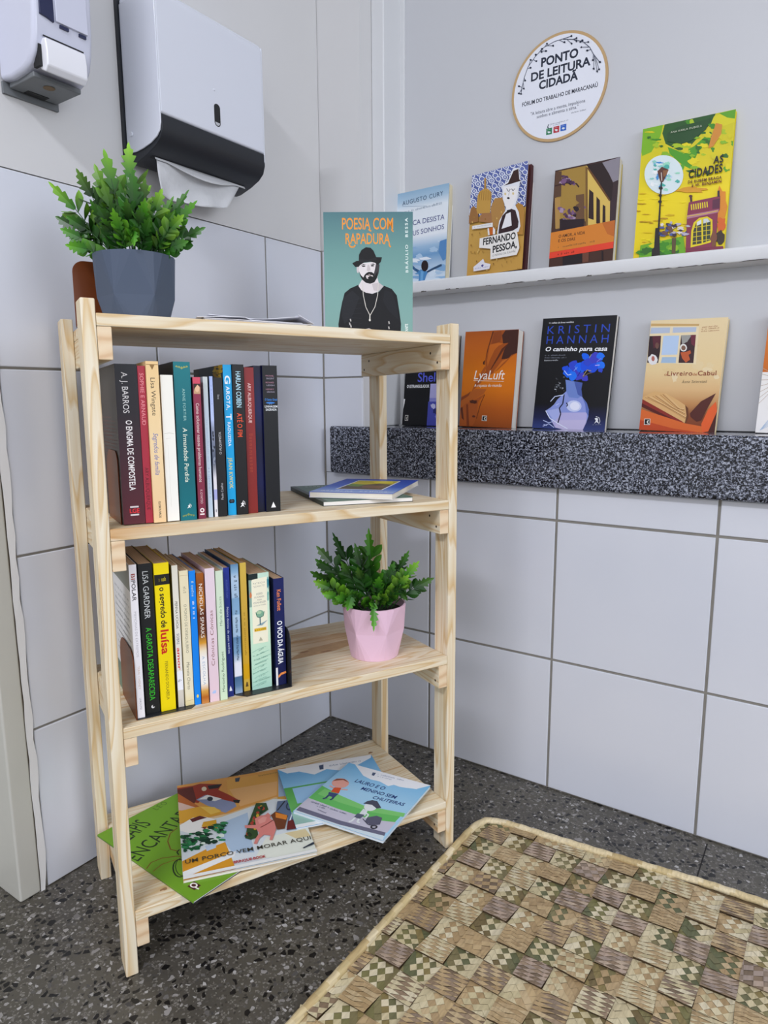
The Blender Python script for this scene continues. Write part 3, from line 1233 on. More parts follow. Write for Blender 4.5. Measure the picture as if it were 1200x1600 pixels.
G3 = 'paperbacks between the bookends on the lower middle shelf'
PG = '#c7a88a'
rows3 = [
    (.0418, .0524, .0202, .2277, 'slim white book with red and black lettering next to the brown bookend', '#eceaee', r1, '#e6e6e6', rb1, .150, PG),
    (.0556, .0753, .0274, .2257, 'black book with grey author name and green title', '#1b1d1e', r2, '#1b1d1e', None, .150, PG),
    (.0767, .0981, .0256, .2244, 'yellow book with a black band across the top of its spine', '#f0d800', r3, '#e2cc08', None, .150, PG),
    (.1021, .1110, .0277, .2180, 'off white book with one red word and a white sticker on its spine', '#e4e0d2', r4, '#6a6440', None, .145, PG),
    (.1127, .1257, .0270, .2088, 'cream book with faint grey lettering left of the blue one', '#ece2bc', r5, '#ece2bc', None, .140, PG),
    (.1261, .1359, .0258, .2086, 'bright blue book with white and pale green lettering and a yellow dot', '#0f85ea', r6, '#2a70b8', None, .140, PG),
    (.1362, .1476, .0240, .2040, 'brown and gold book with white author name fading to white', '#a0602a', r7, '#6a3a1c', None, .140, PG),
    (.1492, .1640, .0237, .2096, 'pale pink book with brown typewriter lettering', '#e6ccd6', r8, '#d9bcc8', None, .140, PG),
    (.1649, .1760, .0222, .2045, 'pale green book with dark green names', '#cfe6c8', r9, '#c0dabb', None, .140, PG),
    (.1786, .1883, .0286, .2065, 'navy book with white script title beside the pale green one', '#1a2a78', r10, '#cfd8e8', None, .140, PG),
    (.1910, .2034, .0313, .2081, 'blue sky patterned book with dark capitals left of the mustard one', '#7ea4c6', r11, '#3c5c80', None, .140, PG),
    (.2063, .2165, .0333, .2084, 'mustard yellow slim book with brown lettering', '#c99f38', r12, '#b08a2c', None, .140, PG),
    (.2190, .2525, .0314, .1892, 'thick mint green map patterned book with a cream panel and globe', '#bfe2d0', r13, '#20302c', None, .125, PG),
    (.2585, .2763, .0288, .1775, 'short navy book with orange and white lettering, last before the right bookend', '#10184a', r14, '#0b1238', None, .120, PG),
]
for (u0, u1, v, h, lab, c, sa, bc, ba, w, pg) in rows3:
    row_book(u0 + .0002, u1 - .0002, v, h, Z3 + (.0013 if u0 < .125 or u1 > .19 else 0), w, lab, G3, front=c, spine=c, back=bc, spine_art=sa, back_art=ba, page=pg)

# ------------------------------------------------------------------ bookends


def bookend(u, v0, v1, z, h, foot, label, mat, footmat, group, rtop=.035, turn=0):
    """upright plate in the depth plane with a thin foot running along +u or -u"""
    root = empty('bookend', SM @ Matrix.Translation((u, v0, z)) @ Matrix.Rotation(radians(turn), 4, 'Z'))
    tag(root, label, 'bookend', group)
    d = v1 - v0
    pr = [(0, 0), (d, 0), (d, h - rtop)]
    pr += [(d - rtop + rtop * cos(t), h - rtop + rtop * sin(t)) for t in [pi / 2 * i / 6 for i in range(1, 7)]]
    r2_ = rtop * .55
    pr += [(r2_ - r2_ * sin(t), h - r2_ + r2_ * cos(t)) for t in [pi / 2 * i / 6 for i in range(0, 7)]]
    mb = MB()
    mb.prism(pr, lambda a, b: (0, a, b), lambda a, b: (.0013, a, b))
    mb.build('plate', mat, root, bevel=.0003, bsegs=1)
    fb = MB()
    a, b = (0.0013, foot) if foot > 0 else (foot, 0)
    c = .014
    poly = [(a, 0), (b - c, 0), (b, c), (b, d), (a, d)] if foot > 0 else [(a + c, 0), (b, 0), (b, d), (a, d), (a, c)]
    fb.prism(poly, lambda x, y: (x, y, .0001), lambda x, y: (x, y, .0012))
    fb.build('foot', footmat, root)
    return root


GB = 'metal bookends'
bookend(.0378, .0330, .128, Z2, .1030, .07, 'brown round topped bookend left of the upright novels on the upper middle shelf', M_BROWNREFL, M_BLACKST, GB)
bookend(.0396, .0170, .128, Z3, .1020, .093, 'brown round topped bookend left of the slim white book on the lower middle shelf', M_BROWNREFL, M_BLACKST, GB)
bookend(.2790, .0150, .125, Z3, .0960, -.088, 'black bookend closing the right end of the lower middle row', M_BLACKST, M_BLACKST, GB)
bookend(.0160, .190, .290, Z1, .0985, .06, 'brown round topped bookend behind the grey plant pot on top', M_BROWNREFL, M_BLACKST, GB, .030, turn=-90)

# ------------------------------------------------------------------ books leaning on the hatch panel


def lean_book(x0, y0, z, w, h, t, lean, label, yaw=0, roll=0, **kw):
    th = radians(lean)
    M = (Matrix.Translation((x0, y0, z + t * sin(th) + .0004)) @ Matrix.Rotation(radians(yaw), 4, 'Z') @ Matrix.Rotation(-th, 4, 'X') @ Matrix.Rotation(radians(roll), 4, 'Y'))
    return book(M, w, h, t, label, **kw)


def logo_sq(A, x, y, r, skew=0):
    A.poly([(x - r + skew, y - r), (x + r + skew, y - r), (x + r - skew, y + r), (x - r - skew, y + r)], '#e8e4dc')
    q = r * .82
    A.poly([(x - q + skew, y - q), (x + q + skew, y - q), (x + q - skew, y + q), (x - q - skew, y + q)], '#141414')
    A.poly([(x + q * .2, y - q * .6), (x + q * .9, y - q * .6), (x + q * .2, y + q * .05), (x + q * .7, y + q * .8), (x + q * .2, y + q * .8), (x - q * .2, y + q * .1)], '#e8e4dc')


def a_kristin(A):
    A.bg([(0, '#0e0f14'), (.78, '#0d0e14'), (.9, '#1a2048'), (1, '#34427e')])
    A.text('+1 milhão de livros vendidos', (275, 183), (562, 170), 18, '#e6e8ee', bold=.01, shear=.2)
    A.text('KRISTIN', (258, 298), (965, 270), 88, '#2a4cc0', space=1.5, bold=-.004)
    A.text('HANNAH', (246, 408), (948, 388), 88, '#2a4cc0', space=1.5, bold=-.004)
    A.text('O caminho para casa', (232, 488), (935, 476), 46, '#f4f6fa', bold=.02, shear=.2)
    A.ticks((228, 541), (465, 535), 13, '#8d93a2', seed=1)
    A.ticks((225, 568), (475, 563), 13, '#8d93a2', seed=2)
    A.ticks((222, 598), (380, 593), 15, '#dfe3ea', seed=3)
    # vase
    A.poly([(462, 800), (655, 830), (640, 900), (650, 985), (700, 1050), (722, 1120), (715, 1190), (690, 1260), (648, 1347), (420, 1338), (340, 1320), (305, 1260), (250, 1180), (235, 1140), (290, 1105), (330, 1070), (370, 1015), (432, 958), (470, 925), (468, 860)],
           '#8c9bdc')
    A.poly([(462, 800), (655, 830), (640, 900), (648, 970), (600, 1000), (500, 990), (470, 925), (468, 860)], '#6f88cc')
    A.poly([(560, 815), (655, 830), (640, 900), (650, 985), (600, 960)], '#4a5ea8')
    A.poly([(330, 1160), (700, 1150), (690, 1260), (648, 1347), (420, 1338), (340, 1320), (305, 1260)], '#b8b4e2')
    A.poly([(360, 1240), (690, 1230), (648, 1347), (420, 1338), (345, 1320)], '#c6bfe4')
    A.ell(555, 1085, 85, 62, '#c9d2f4')
    A.ell(565, 1085, 55, 45, '#e9ecff')
    A.poly([(245, 1140), (390, 1110), (385, 1200), (330, 1250)], '#a9b4ea')
    A.poly([(650, 985), (700, 1050), (722, 1120), (715, 1190), (690, 1150), (680, 1060)], '#5a70b8')
    A.line([(445, 960), (430, 1060), (390, 1110), (405, 1170), (372, 1270)], 14, '#191c3a')
    A.line([(470, 1050), (485, 1075), (470, 1090)], 12, '#23264a')
    A.line([(440, 965), (340, 985), (290, 1040)], 9, '#cdd8f6')
    A.line([(235, 1140), (280, 1220), (400, 1290), (480, 1330)], 8, '#e6ecff')
    for p in ([(205, 1245), (270, 1270), (320, 1255)], [(200, 1310), (270, 1280), (330, 1320)], [(350, 1080), (390, 1060)], [(210, 1290), (250, 1300)]):
        A.line(p, 8, '#b9c6f0')
    for k in range(16):
        r = random.Random(k)
        A.blob(r.uniform(330, 450), r.uniform(770, 930), r.uniform(4, 16), r.uniform(3, 9), r.choice(['#55595f', '#7a7f88', '#34373c', '#c4c9d4']), seed=k)
    fl = ['#0f62ee', '#1b4fe0', '#2d46cc', '#3d3fc4', '#1e74f4']
    for i, (x, y, q) in enumerate([(490, 720, 58), (470, 680, 40), (560, 640, 62), (600, 730, 72), (545, 760, 50), (640, 660, 62), (690, 640, 60), (740, 600, 75), (810, 560, 72), (850, 640, 52), (690, 540, 38), (770, 670, 62), (860, 690, 30), (680, 780, 40), (860, 540, 45)]):
        A.blob(x, y, q, q * .9, fl[i % 5], n=11, amp=.22, seed=i)
    for i, p in enumerate([[(450, 700), (490, 750), (530, 740)], [(570, 650), (590, 690)], [(800, 640), (850, 635)], [(560, 700), (600, 660)], [(660, 760), (710, 690), (755, 700)], [(735, 560), (760, 520)], [(600, 760), (640, 700)], [(820, 600), (870, 560)]]):
        A.line(p, 8, ['#bcd0ff', '#5a8cff', '#c9b6ff', '#7aa4ff', '#a8946a', '#8fa090', '#0a2a90', '#8a7cf0'][i])
    A.line([(660, 770), (720, 730), (760, 720)], 9, '#6f5d50')
    A.poly([(780, 1270), (800, 1235), (785, 1215), (805, 1205), (825, 1215), (820, 1240), (835, 1270), (805, 1250)], '#f0f2f6')
    A.line([(800, 1190), (835, 1205), (845, 1240), (835, 1265)], 7, '#cfd3da')
    A.ticks((762, 1285), (858, 1281), 9, '#aab0bc', n=10, seed=9)


def a_lya(A):
    A.bg([(0, '#a9541a'), (.18, '#bf6216'), (.45, '#d8760e'), (.62, '#d07012'), (.8, '#b05818'), (1, '#8e451a')])
    A.poly([(640, 168), (720, 150), (800, 148), (1000, 137), (985, 320), (965, 455), (880, 505), (800, 590), (700, 680), (600, 745), (535, 800), (470, 830), (500, 770), (535, 690), (530, 560), (560, 420)], '#a04e18')
    A.poly([(820, 150), (1000, 137), (985, 320), (967, 450), (890, 480), (840, 530), (750, 540), (790, 420), (850, 320), (780, 330), (770, 220)], '#43231a')
    A.poly([(640, 170), (660, 165), (580, 390), (545, 520), (530, 560), (560, 420)], '#5e2c14')
    A.poly([(600, 350), (720, 320), (790, 330), (720, 360), (660, 420), (590, 560), (560, 640), (555, 560)], '#c0641c')
    A.poly([(660, 180), (760, 160), (770, 230), (740, 310), (620, 340)], '#8a4218')
    A.poly([(880, 300), (800, 400), (620, 660), (590, 690), (690, 520), (760, 400)], '#5a2a14')
    A.poly([(850, 520), (760, 600), (650, 720), (640, 700), (760, 560)], '#c46a1e')
    A.poly([(500, 580), (530, 555), (520, 620), (500, 610)], '#4a2212')
    A.poly([(520, 640), (545, 640), (470, 850), (350, 960), (330, 990), (400, 830)], '#a8551c')
    A.poly([(180, 1040), (300, 985), (400, 930), (540, 930), (500, 990), (380, 1060), (260, 1120), (175, 1180)], '#b05c22')
    A.poly([(180, 1045), (290, 995), (330, 960), (300, 1020), (178, 1090)], '#843f1c')
    A.poly([(176, 1180), (260, 1120), (400, 1055), (520, 990), (430, 1090), (390, 1310), (350, 1390), (172, 1398)], '#a45220')
    A.poly([(178, 1180), (215, 1160), (235, 1330), (205, 1300)], '#5a2a18')
    A.poly([(265, 1130), (290, 1125), (305, 1395), (270, 1395)], '#7a3818')
    A.line([(515, 1000), (460, 1110), (400, 1300)], 8, '#63301a')
    A.blob(365, 1095, 50, 22, '#4f2616', seed=3)
    A.ell(365, 1275, 22, 14, '#5a2a1a')
    A.text('LyaLuft', (372, 810), (775, 800), 115, '#f6f0e8', shear=.18)
    A.rect(368, 822, 775, 828, '#f0e4d6')
    A.text('A riqueza do mundo', (376, 905), (742, 893), 36, '#f4e8da', bold=.008)
    logo_sq(A, 505, 1293, 32, 3)


def a_cabul(A):
    A.bg([(0, '#e8d3a6'), (.45, '#e6cc98'), (.62, '#ddb680'), (.75, '#c08a54'), (.85, '#8a4a28'), (1, '#7a3418')])
    for k in range(12):
        r = random.Random(k)
        A.blob(r.uniform(300, 800), r.uniform(120, 620), r.uniform(20, 60), r.uniform(15, 50), r.choice(['#e9d5ab', '#e3c893', '#e6cfa0']), seed=k)
    A.poly([(222, 148), (636, 146), (602, 488), (176, 482)], '#ead9b2')
    A.poly([(222, 150), (636, 148), (632, 166), (220, 172)], '#caa66a')
    A.poly([(222, 184), (612, 176), (606, 216), (212, 236)], '#b4c0d4')
    A.poly([(385, 180), (410, 180), (405, 228), (380, 230)], '#e6d9bc')
    A.poly([(206, 256), (306, 252), (296, 380), (278, 480), (182, 480)], '#2e1a20')
    A.poly([(230, 256), (302, 253), (292, 330), (240, 360)], '#56202e')
    A.ell(270, 335, 16, 26, '#6e4a40')
    A.blob(232, 455, 40, 45, '#e4e2e2', amp=.12)
    A.ell(234, 445, 14, 22, '#b0655a')
    A.poly([(326, 252), (462, 248), (442, 408), (306, 414)], '#b6cdea')
    A.poly([(312, 432), (434, 430), (428, 480), (300, 480)], '#a2bcd6')
    A.poly([(478, 246), (606, 240), (580, 478), (452, 478)], '#3a2026')
    A.poly([(478, 246), (570, 242), (530, 300), (486, 320)], '#9a9a96')
    A.poly([(560, 244), (606, 240), (596, 340), (566, 320)], '#6a2438')
    A.ell(497, 350, 30, 32, '#e6e4e0')
    A.ell(497, 352, 19, 21, '#7e5a48')
    A.poly([(470, 390), (520, 385), (555, 370), (562, 395), (540, 410), (552, 450), (515, 475), (485, 440)], '#c05a30')
    for i, (a, b) in enumerate((((660, 182), (795, 168)), ((655, 197), (806, 184)), ((652, 216), (818, 202)))):
        A.ticks(a, b, 10, '#a8664a', seed=i)
    A.text('o', (328, 588), (350, 588), 24, '#b0623c')
    A.text('Livreiro', (354, 587), (568, 583), 38, '#8a3a28', bold=.01, space=1.1)
    A.text('de', (572, 583), (610, 582), 22, '#b0623c')
    A.text('Cabul', (616, 582), (775, 578), 38, '#8a3a28', bold=.01, space=1.1)
    A.text('Åsne Seierstad', (478, 648), (690, 641), 22, '#7c6a4c', shear=.15, space=1.1)
    A.poly([(140, 770), (240, 720), (340, 735), (440, 790), (515, 840), (522, 900), (505, 975), (490, 985), (135, 800)], '#d9ad72')
    for k in range(9):
        A.line([(160 + k * 22, 772 - k * 4), (300 + k * 20, 830 + k * 4), (510 - k * 2, 950 - k * 11)], 4, ['#b78248', '#8f5a30', '#e6c48e'][k % 3])
    A.poly([(505, 830), (530, 860), (532, 930), (510, 985), (498, 985), (515, 920)], '#6a3c20')
    A.poly([(136, 786), (470, 965), (498, 985), (470, 985), (134, 830)], '#8c2a20')
    A.poly([(132, 820), (440, 972), (420, 980), (130, 850)], '#5a1a16')
    A.poly([(124, 870), (500, 985), (650, 1010), (650, 1060), (108, 1030), (110, 990)], '#d9682c')
    A.poly([(112, 960), (400, 1030), (640, 1062), (106, 1044)], '#c0481f')
    A.poly([(545, 900), (640, 800), (770, 730), (700, 850), (640, 960), (600, 970), (550, 930)], '#54241c')
    A.poly([(640, 990), (700, 870), (770, 800), (778, 880), (700, 1050), (650, 1060)], '#e4602a')
    A.poly([(700, 1055), (776, 890), (770, 960), (752, 1064)], '#4a1e18')
    logo_sq(A, 176, 976, 26, 2)


def a_sheldon(A):
    A.bg('#0f1014')
    A.rect(.52, .53, 1, 1, '#b7b6ea')
    A.rect(.52, .69, 1, .73, '#8f92dc')
    A.rect(.50, .73, 1, 1, '#4a50b4')
    for k in range(9):
        A.blob(.6 + k * .05, .78 + (k % 3) * .06, .05, .03, ['#c8c9f0', '#23286a', '#7a80d8'][k % 3], seed=k)
    A.text('Sidney', (.26, .375), (.86, .375), .10, '#5b64de', bold=.01)
    A.text('Sheldon', (.26, .505), (.95, .505), .10, '#5b64de', bold=.01)
    A.text('O ESTRANGULADOR', (.05, .572), (.50, .572), .033, '#eef0f4', bold=.03)
    A.poly([(0, .70), (.03, .70), (.02, .76), (0, .82)], '#e8e8ea')
    logo_sq(A, .085, .918, .032)


def a_last(A):
    A.bg([(0, '#d8791c'), (.48, '#c8660e'), (.485, '#ece9e4'), (1, '#f0eeec')])
    for k in range(7):
        A.line([(.0, .75 - k * .05), (.3, .5 + k * .01), (.9, .5)], .006, '#b9a58c')
        A.line([(.05, .98), (.3, .70 + k * .03), (.8, .6)], .004, '#a9c0d8')
    A.poly([(.35, .93), (.6, .95), (.9, .93), (.6, .97)], '#e8c8b4')


def a_cidades(A):
    A.bg([(0, '#c8c414'), (.3, '#dccc0c'), (.55, '#f0d808'), (1, '#e4cc08')])
    rr_ = random.Random(11)
    A.poly([(395, 215), (900, 95), (850, 200), (760, 290), (660, 400), (560, 480), (500, 450), (400, 400), (370, 300)], '#22561e')
    A.poly([(183, 262), (380, 218), (350, 330), (260, 480), (170, 520), (160, 480)], '#7ab41a')
    A.poly([(420, 430), (560, 480), (680, 420), (840, 280), (900, 330), (800, 400), (720, 470), (640, 640), (560, 600), (440, 500)], '#4c9c1c')
    A.poly([(880, 130), (1098, 60), (1092, 180), (980, 220), (850, 200)], '#d8d01a')
    A.poly([(930, 100), (1098, 58), (1085, 150), (1010, 140)], '#5aa01c')
    for k in range(60):
        x, y = rr_.uniform(180, 1080), rr_.uniform(180, 700)
        A.blob(x, y, rr_.uniform(14, 55), rr_.uniform(10, 36), rr_.choice(['#3f8c1c', '#86b81c', '#d6cc10', '#2c6a1e', '#a8c41c', '#e6d610', '#5aa41e']), seed=k, amp=.4)
    A.poly([(520, 240), (850, 150), (800, 260), (650, 370), (560, 400), (420, 380), (420, 300)], '#1d4a1f')
    A.poly([(900, 195), (960, 210), (950, 300), (870, 420), (820, 440), (850, 330)], '#d08a30')
    for k in range(40):
        x, y = rr_.uniform(110, 620), rr_.uniform(880, 1480)
        A.blob(x, y, rr_.uniform(18, 50), rr_.uniform(4, 9), rr_.choice(['#d8b40a', '#c8a00c', '#f2e010', '#b48a10', '#dcbc0a']), seed=k + 70)
    A.blob(640, 840, 150, 28, '#d89a20', seed=4)
    A.blob(940, 1000, 60, 160, '#dd8a20', seed=6)
    A.blob(940, 1180, 50, 70, '#d8641e', seed=8)
    A.blob(920, 1300, 50, 60, '#3a2a1c', seed=9)
    A.ell(380, 700, 190, 188, '#d9e8ea', n=36, rot=-.2)
    for k in range(40):
        a, q = rr_.uniform(0, 6.28), rr_.uniform(20, 160)
        A.blob(380 + q * cos(a), 700 + q * sin(a) * .95, rr_.uniform(10, 34), rr_.uniform(8, 22), rr_.choice(['#7ab8e0', '#3f8fd0', '#8fd0c8', '#4ab0a4', '#e8f2f4', '#c4d8ec', '#9adcc0', '#f2f6f6']), seed=k + 20)
    A.poly([(140, 1380), (560, 1290), (580, 1450), (120, 1505)], '#6aa81e')
    for k in range(14):
        A.blob(rr_.uniform(110, 560), rr_.uniform(1320, 1480), 50, 25, rr_.choice(['#3f8c1c', '#8aba1e', '#2f6a20', '#d8cc10']), seed=k + 140)
    A.poly([(350, 770), (362, 770), (352, 900), (330, 1210), (312, 1210), (338, 900)], '#1c1618')
    for y, q in ((830, 20), (900, 16), (960, 18)):
        A.ell(348 - (y - 830) * .08, y, q, q * .8, '#1c1618')
    A.poly([(288, 1215), (328, 1208), (328, 1475), (245, 1490), (250, 1420), (272, 1400)], '#201a1c')
    A.poly([(318, 670), (362, 625), (428, 652), (402, 715), (372, 770), (346, 770), (330, 720)], '#5a3226')
    A.poly([(372, 660), (428, 655), (402, 712), (376, 722)], '#8a5a34')
    A.line([(356, 680), (360, 760)], 7, '#d8d0c8')
    A.poly([(620, 965), (930, 900), (925, 1030), (905, 1060), (895, 1180), (870, 1420), (580, 1452), (600, 1100)], '#86304c')
    A.poly([(600, 1090), (915, 1030), (910, 1060), (600, 1125)], '#b0788a')
    A.poly([(855, 940), (930, 925), (922, 1020), (850, 1030)], '#5a2440')
    for k in range(8):
        A.line([(645 + k * 22, 985 - k * 4), (648 + k * 22, 1040 - k * 4)], 11, '#e0cc20')
    A.line([(600, 1100), (760, 1075), (905, 1045)], 6, '#e0c820')
    A.line([(640, 900), (645, 960)], 20, '#4a2430')
    A.ell(640, 905, 18, 12, '#5a2c30')
    A.line([(915, 850), (915, 910)], 20, '#2a2430')
    A.poly([(630, 1400), (640, 1240), (665, 1160), (720, 1115), (800, 1100), (850, 1130), (850, 1230), (830, 1350), (740, 1375)], '#e2cc18')
    A.poly([(650, 1375), (660, 1240), (690, 1160), (740, 1130), (740, 1360)], '#3a3a2e')
    A.poly([(755, 1355), (757, 1125), (800, 1118), (832, 1150), (825, 1330)], '#33402e')
    A.poly([(690, 1160), (740, 1130), (740, 1170), (700, 1190)], '#d8dde0')
    A.poly([(760, 1125), (800, 1118), (828, 1150), (760, 1170)], '#c9d0d4')
    for k in range(4):
        A.line([(650, 1210 + k * 45), (830, 1185 + k * 45)], 6, '#d8c41c')
    for x in (695, 790):
        A.line([(x, 1150), (x - 6, 1365)], 6, '#d8c41c')
    A.blob(860, 1320, 30, 80, '#7a4a34', seed=5)
    A.poly([(585, 1410), (950, 1385), (955, 1418), (580, 1455)], '#7a2c44')
    A.poly([(450, 1310), (490, 1310), (480, 1460), (445, 1460)], '#5a4a2e')
    for k in range(34):
        A.blob(rr_.uniform(350, 610), rr_.uniform(1160, 1290), rr_.uniform(10, 34), rr_.uniform(8, 18), rr_.choice(['#2c3a6a', '#b8b0c0', '#3a2a3a', '#e0dad4', '#4a5a9a', '#6a4a40']), seed=k + 200)
    A.text('ANA KARLA DUBIELA', (455, 306), (762, 238), 17, '#d6dcc4', space=1.2)
    A.text('AS', (866, 592), (966, 574), 64, '#16140e', bold=.03, space=1.1)
    A.text('CIDADES', (622, 735), (956, 668), 74, '#16140e', bold=.03, space=1.1)
    A.text('DE RUBEM BRAGA', (614, 786), (948, 734), 25, '#5a2414', bold=.03, space=1.15)
    A.text('E W. BENJAMIN', (652, 818), (945, 772), 25, '#6a2414', bold=.03, space=1.15)


def a_amor(A):
    A.bg([(0, '#3c2624'), (.6, '#4a3026'), (1, '#43281f')])
    A.poly([(205, 330), (575, 235), (565, 900), (170, 1010)], '#a5843c')
    A.poly([(575, 235), (640, 320), (850, 655), (835, 905), (560, 985)], '#d9b95e')
    A.poly([(575, 235), (770, 185), (850, 330), (940, 540), (860, 655), (700, 400)], '#2a1c1c')
    A.poly([(590, 250), (690, 390), (850, 640), (840, 660), (650, 380), (580, 270)], '#6a4420')
    A.poly([(770, 190), (1000, 108), (970, 400), (900, 430), (850, 320)], '#8c8791')
    A.poly([(900, 420), (965, 390), (930, 640), (870, 640)], '#3a2a2c')
    A.poly([(850, 655), (930, 600), (905, 890), (836, 905)], '#3a2a30')
    A.poly([(594, 520), (645, 560), (635, 890), (570, 870)], '#301c1c')
    A.poly([(682, 605), (722, 650), (712, 945), (664, 930)], '#301c1c')
    A.poly([(756, 700), (788, 720), (780, 940), (742, 940)], '#301c1c')
    A.poly([(560, 250), (585, 260), (560, 980), (530, 980)], '#7a5a2c')
    A.poly([(198, 330), (270, 320), (250, 620), (165, 640)], '#5a4030')
    A.poly([(175, 640), (240, 640), (220, 1000), (165, 1005)], '#b08a4c')
    A.line([(180, 500), (330, 455), (440, 460), (470, 500)], 14, '#3a2220')
    for k in range(46):
        r = random.Random(k)
        x, y = (r.uniform(250, 420), r.uniform(370, 470)) if k < 14 else (r.uniform(230, 520), r.uniform(740, 980))
        A.blob(x, y, r.uniform(16, 44), r.uniform(12, 34), r.choice(['#4a2c4a', '#7a5880', '#2c1a28', '#a890a8', '#5a3c58', '#241620']), seed=k)
    A.poly([(430, 600), (530, 580), (520, 980), (400, 1000), (430, 800), (480, 760), (420, 720), (470, 690), (430, 660)], '#6a4c34')
    A.poly([(225, 900), (520, 880), (510, 990), (215, 1040)], '#261820')
    A.poly([(112, 1055), (905, 888), (885, 1152), (85, 1290)], '#d5812e')
    A.poly([(740, 925), (905, 890), (890, 1090), (800, 1060)], '#c06a2a')
    A.poly([(82, 1292), (886, 1150), (876, 1232), (76, 1362)], '#e2432c')
    A.poly([(240, 1340), (480, 1298), (470, 1410), (235, 1450)], '#1c1418')
    A.poly([(480, 1298), (560, 1285), (550, 1400), (475, 1410)], '#6a4030')
    A.poly([(720, 1270), (740, 1268), (735, 1380), (715, 1385)], '#201418')
    A.text('O AMOR, A VIDA', (200, 1116), (522, 1064), 36, '#4a2a16', bold=.01)
    A.text('E OS DIAS', (194, 1168), (398, 1140), 34, '#4a2a16', bold=.01)
    A.ticks((185, 1238), (640, 1160), 20, '#7c5a34', n=22, seed=4)
    A.ticks((178, 1322), (385, 1290), 22, '#2a1414', n=10, seed=6)


def a_pessoa(A):
    A.bg([(0, '#5a68a8'), (.42, '#5a68a8'), (.421, '#c9a050'), (1, '#c6994a')])
    for j in range(9):
        for i in range(10):
            x = 165 + i * 82 + (41 if j % 2 else 0) - j * 6
            y = 330 + j * 62 - i * 24
            if y > 830 or x > 850:
                continue
            A.ell(x, y, 37, 34, '#dfe4f0', n=12)
            A.ell(x, y, 25, 23, '#4f5fa4', n=10)
            if (i + j) % 2:
                A.ell(x, y, 14, 13, '#dfe4f0', n=8)
                A.ell(x, y, 7, 6, '#4f5fa4', n=6)
            else:
                A.ell(x, y, 18, 16, '#6f7cb8', n=8)
    G = '#c39748'
    A.poly([(150, 720), (185, 690), (235, 750), (235, 870), (120, 900), (125, 830)], '#9a6c3c')
    A.poly([(215, 735), (235, 570), (260, 520), (320, 480), (360, 482), (400, 520), (400, 560), (385, 700), (380, 760), (230, 780)], G)
    for k in range(6):
        A.line([(265 + k * 24, 500 - abs(k - 3) * -8), (250 + k * 27, 620)], 5, '#8f6426')
    A.line([(330, 360), (328, 485)], 20, '#b88a40')
    A.poly([(390, 700), (440, 590), (540, 575), (560, 700), (560, 950), (380, 960)], '#b08448')
    A.poly([(240, 870), (280, 770), (395, 760), (400, 880)], '#a4744a')
    A.poly([(690, 660), (720, 630), (780, 650), (800, 720), (770, 1000), (690, 1000)], '#b5843c')
    for k in range(60):
        r = random.Random(k)
        x, y = r.uniform(110, 740), r.uniform(720, 1430)
        A.rect(x, y, x + 12, y + 20, r.choice(['#8f6428', '#a67c38', '#d9b668', '#b88d48']))
    # generic gentleman in a hat
    A.poly([(535, 445), (560, 420), (610, 380), (670, 240), (745, 215), (760, 350), (775, 370), (750, 400), (740, 460), (720, 580), (690, 660), (730, 740), (745, 900), (720, 970), (470, 1025), (460, 990), (490, 850), (560, 740), (575, 700), (540, 600)], '#e6e8ee')
    A.poly([(555, 440), (610, 405), (680, 260), (740, 232), (748, 355), (770, 370), (640, 415)], '#3a2420')
    A.poly([(555, 460), (715, 430), (715, 520), (690, 600), (640, 705), (585, 715), (552, 620)], '#f0eeee')
    A.line([(590, 470), (610, 505), (635, 480)], 6, '#3a3434')
    A.line([(650, 470), (668, 495), (690, 465)], 6, '#3a3434')
    A.line([(630, 470), (612, 550)], 5, '#9a9a9a')
    A.ell(608, 582, 17, 12, '#241c1c')
    A.ell(572, 535, 12, 16, '#dcc890')
    A.ell(668, 525, 12, 16, '#dcc890')
    A.poly([(575, 745), (640, 705), (690, 720), (725, 850), (715, 920), (650, 960), (475, 1005), (490, 900), (530, 790)], '#342024')
    A.poly([(575, 770), (630, 745), (640, 900), (515, 945)], '#ecebee')
    A.poly([(585, 725), (630, 712), (632, 742), (588, 748)], '#1c1618')
    A.poly([(165, 925), (410, 875), (410, 925), (160, 965)], '#e9e8e6')
    A.ticks((185, 945), (390, 905), 14, '#a9a9b4', n=16, seed=4)
    A.poly([(345, 945), (420, 930), (440, 960), (435, 1010), (350, 1025)], '#e8e6e2')
    A.poly([(362, 940), (412, 932), (408, 1015), (372, 1022)], '#c4621c')
    A.poly([(250, 1065), (700, 950), (720, 1100), (725, 1160), (690, 1240), (370, 1305), (375, 1180), (240, 1175)], '#ece9e4')
    A.text('FERNANDO', (286, 1142), (682, 1052), 72, '#262628', bold=.03)
    A.text('PESSOA,', (400, 1228), (694, 1152), 74, '#262628', bold=.03)
    A.text('O MENINO DA SUA MÃE', (396, 1272), (676, 1208), 22, '#7c7a78')
    A.poly([(165, 1400), (285, 1300), (300, 1345), (370, 1358), (355, 1415), (165, 1450)], '#e4e2ea')
    A.poly([(255, 1385), (270, 1365), (290, 1370), (275, 1398)], '#4a4a8a')
    A.ticks((180, 1425), (350, 1392), 12, '#8a8ec4', n=14, seed=2)


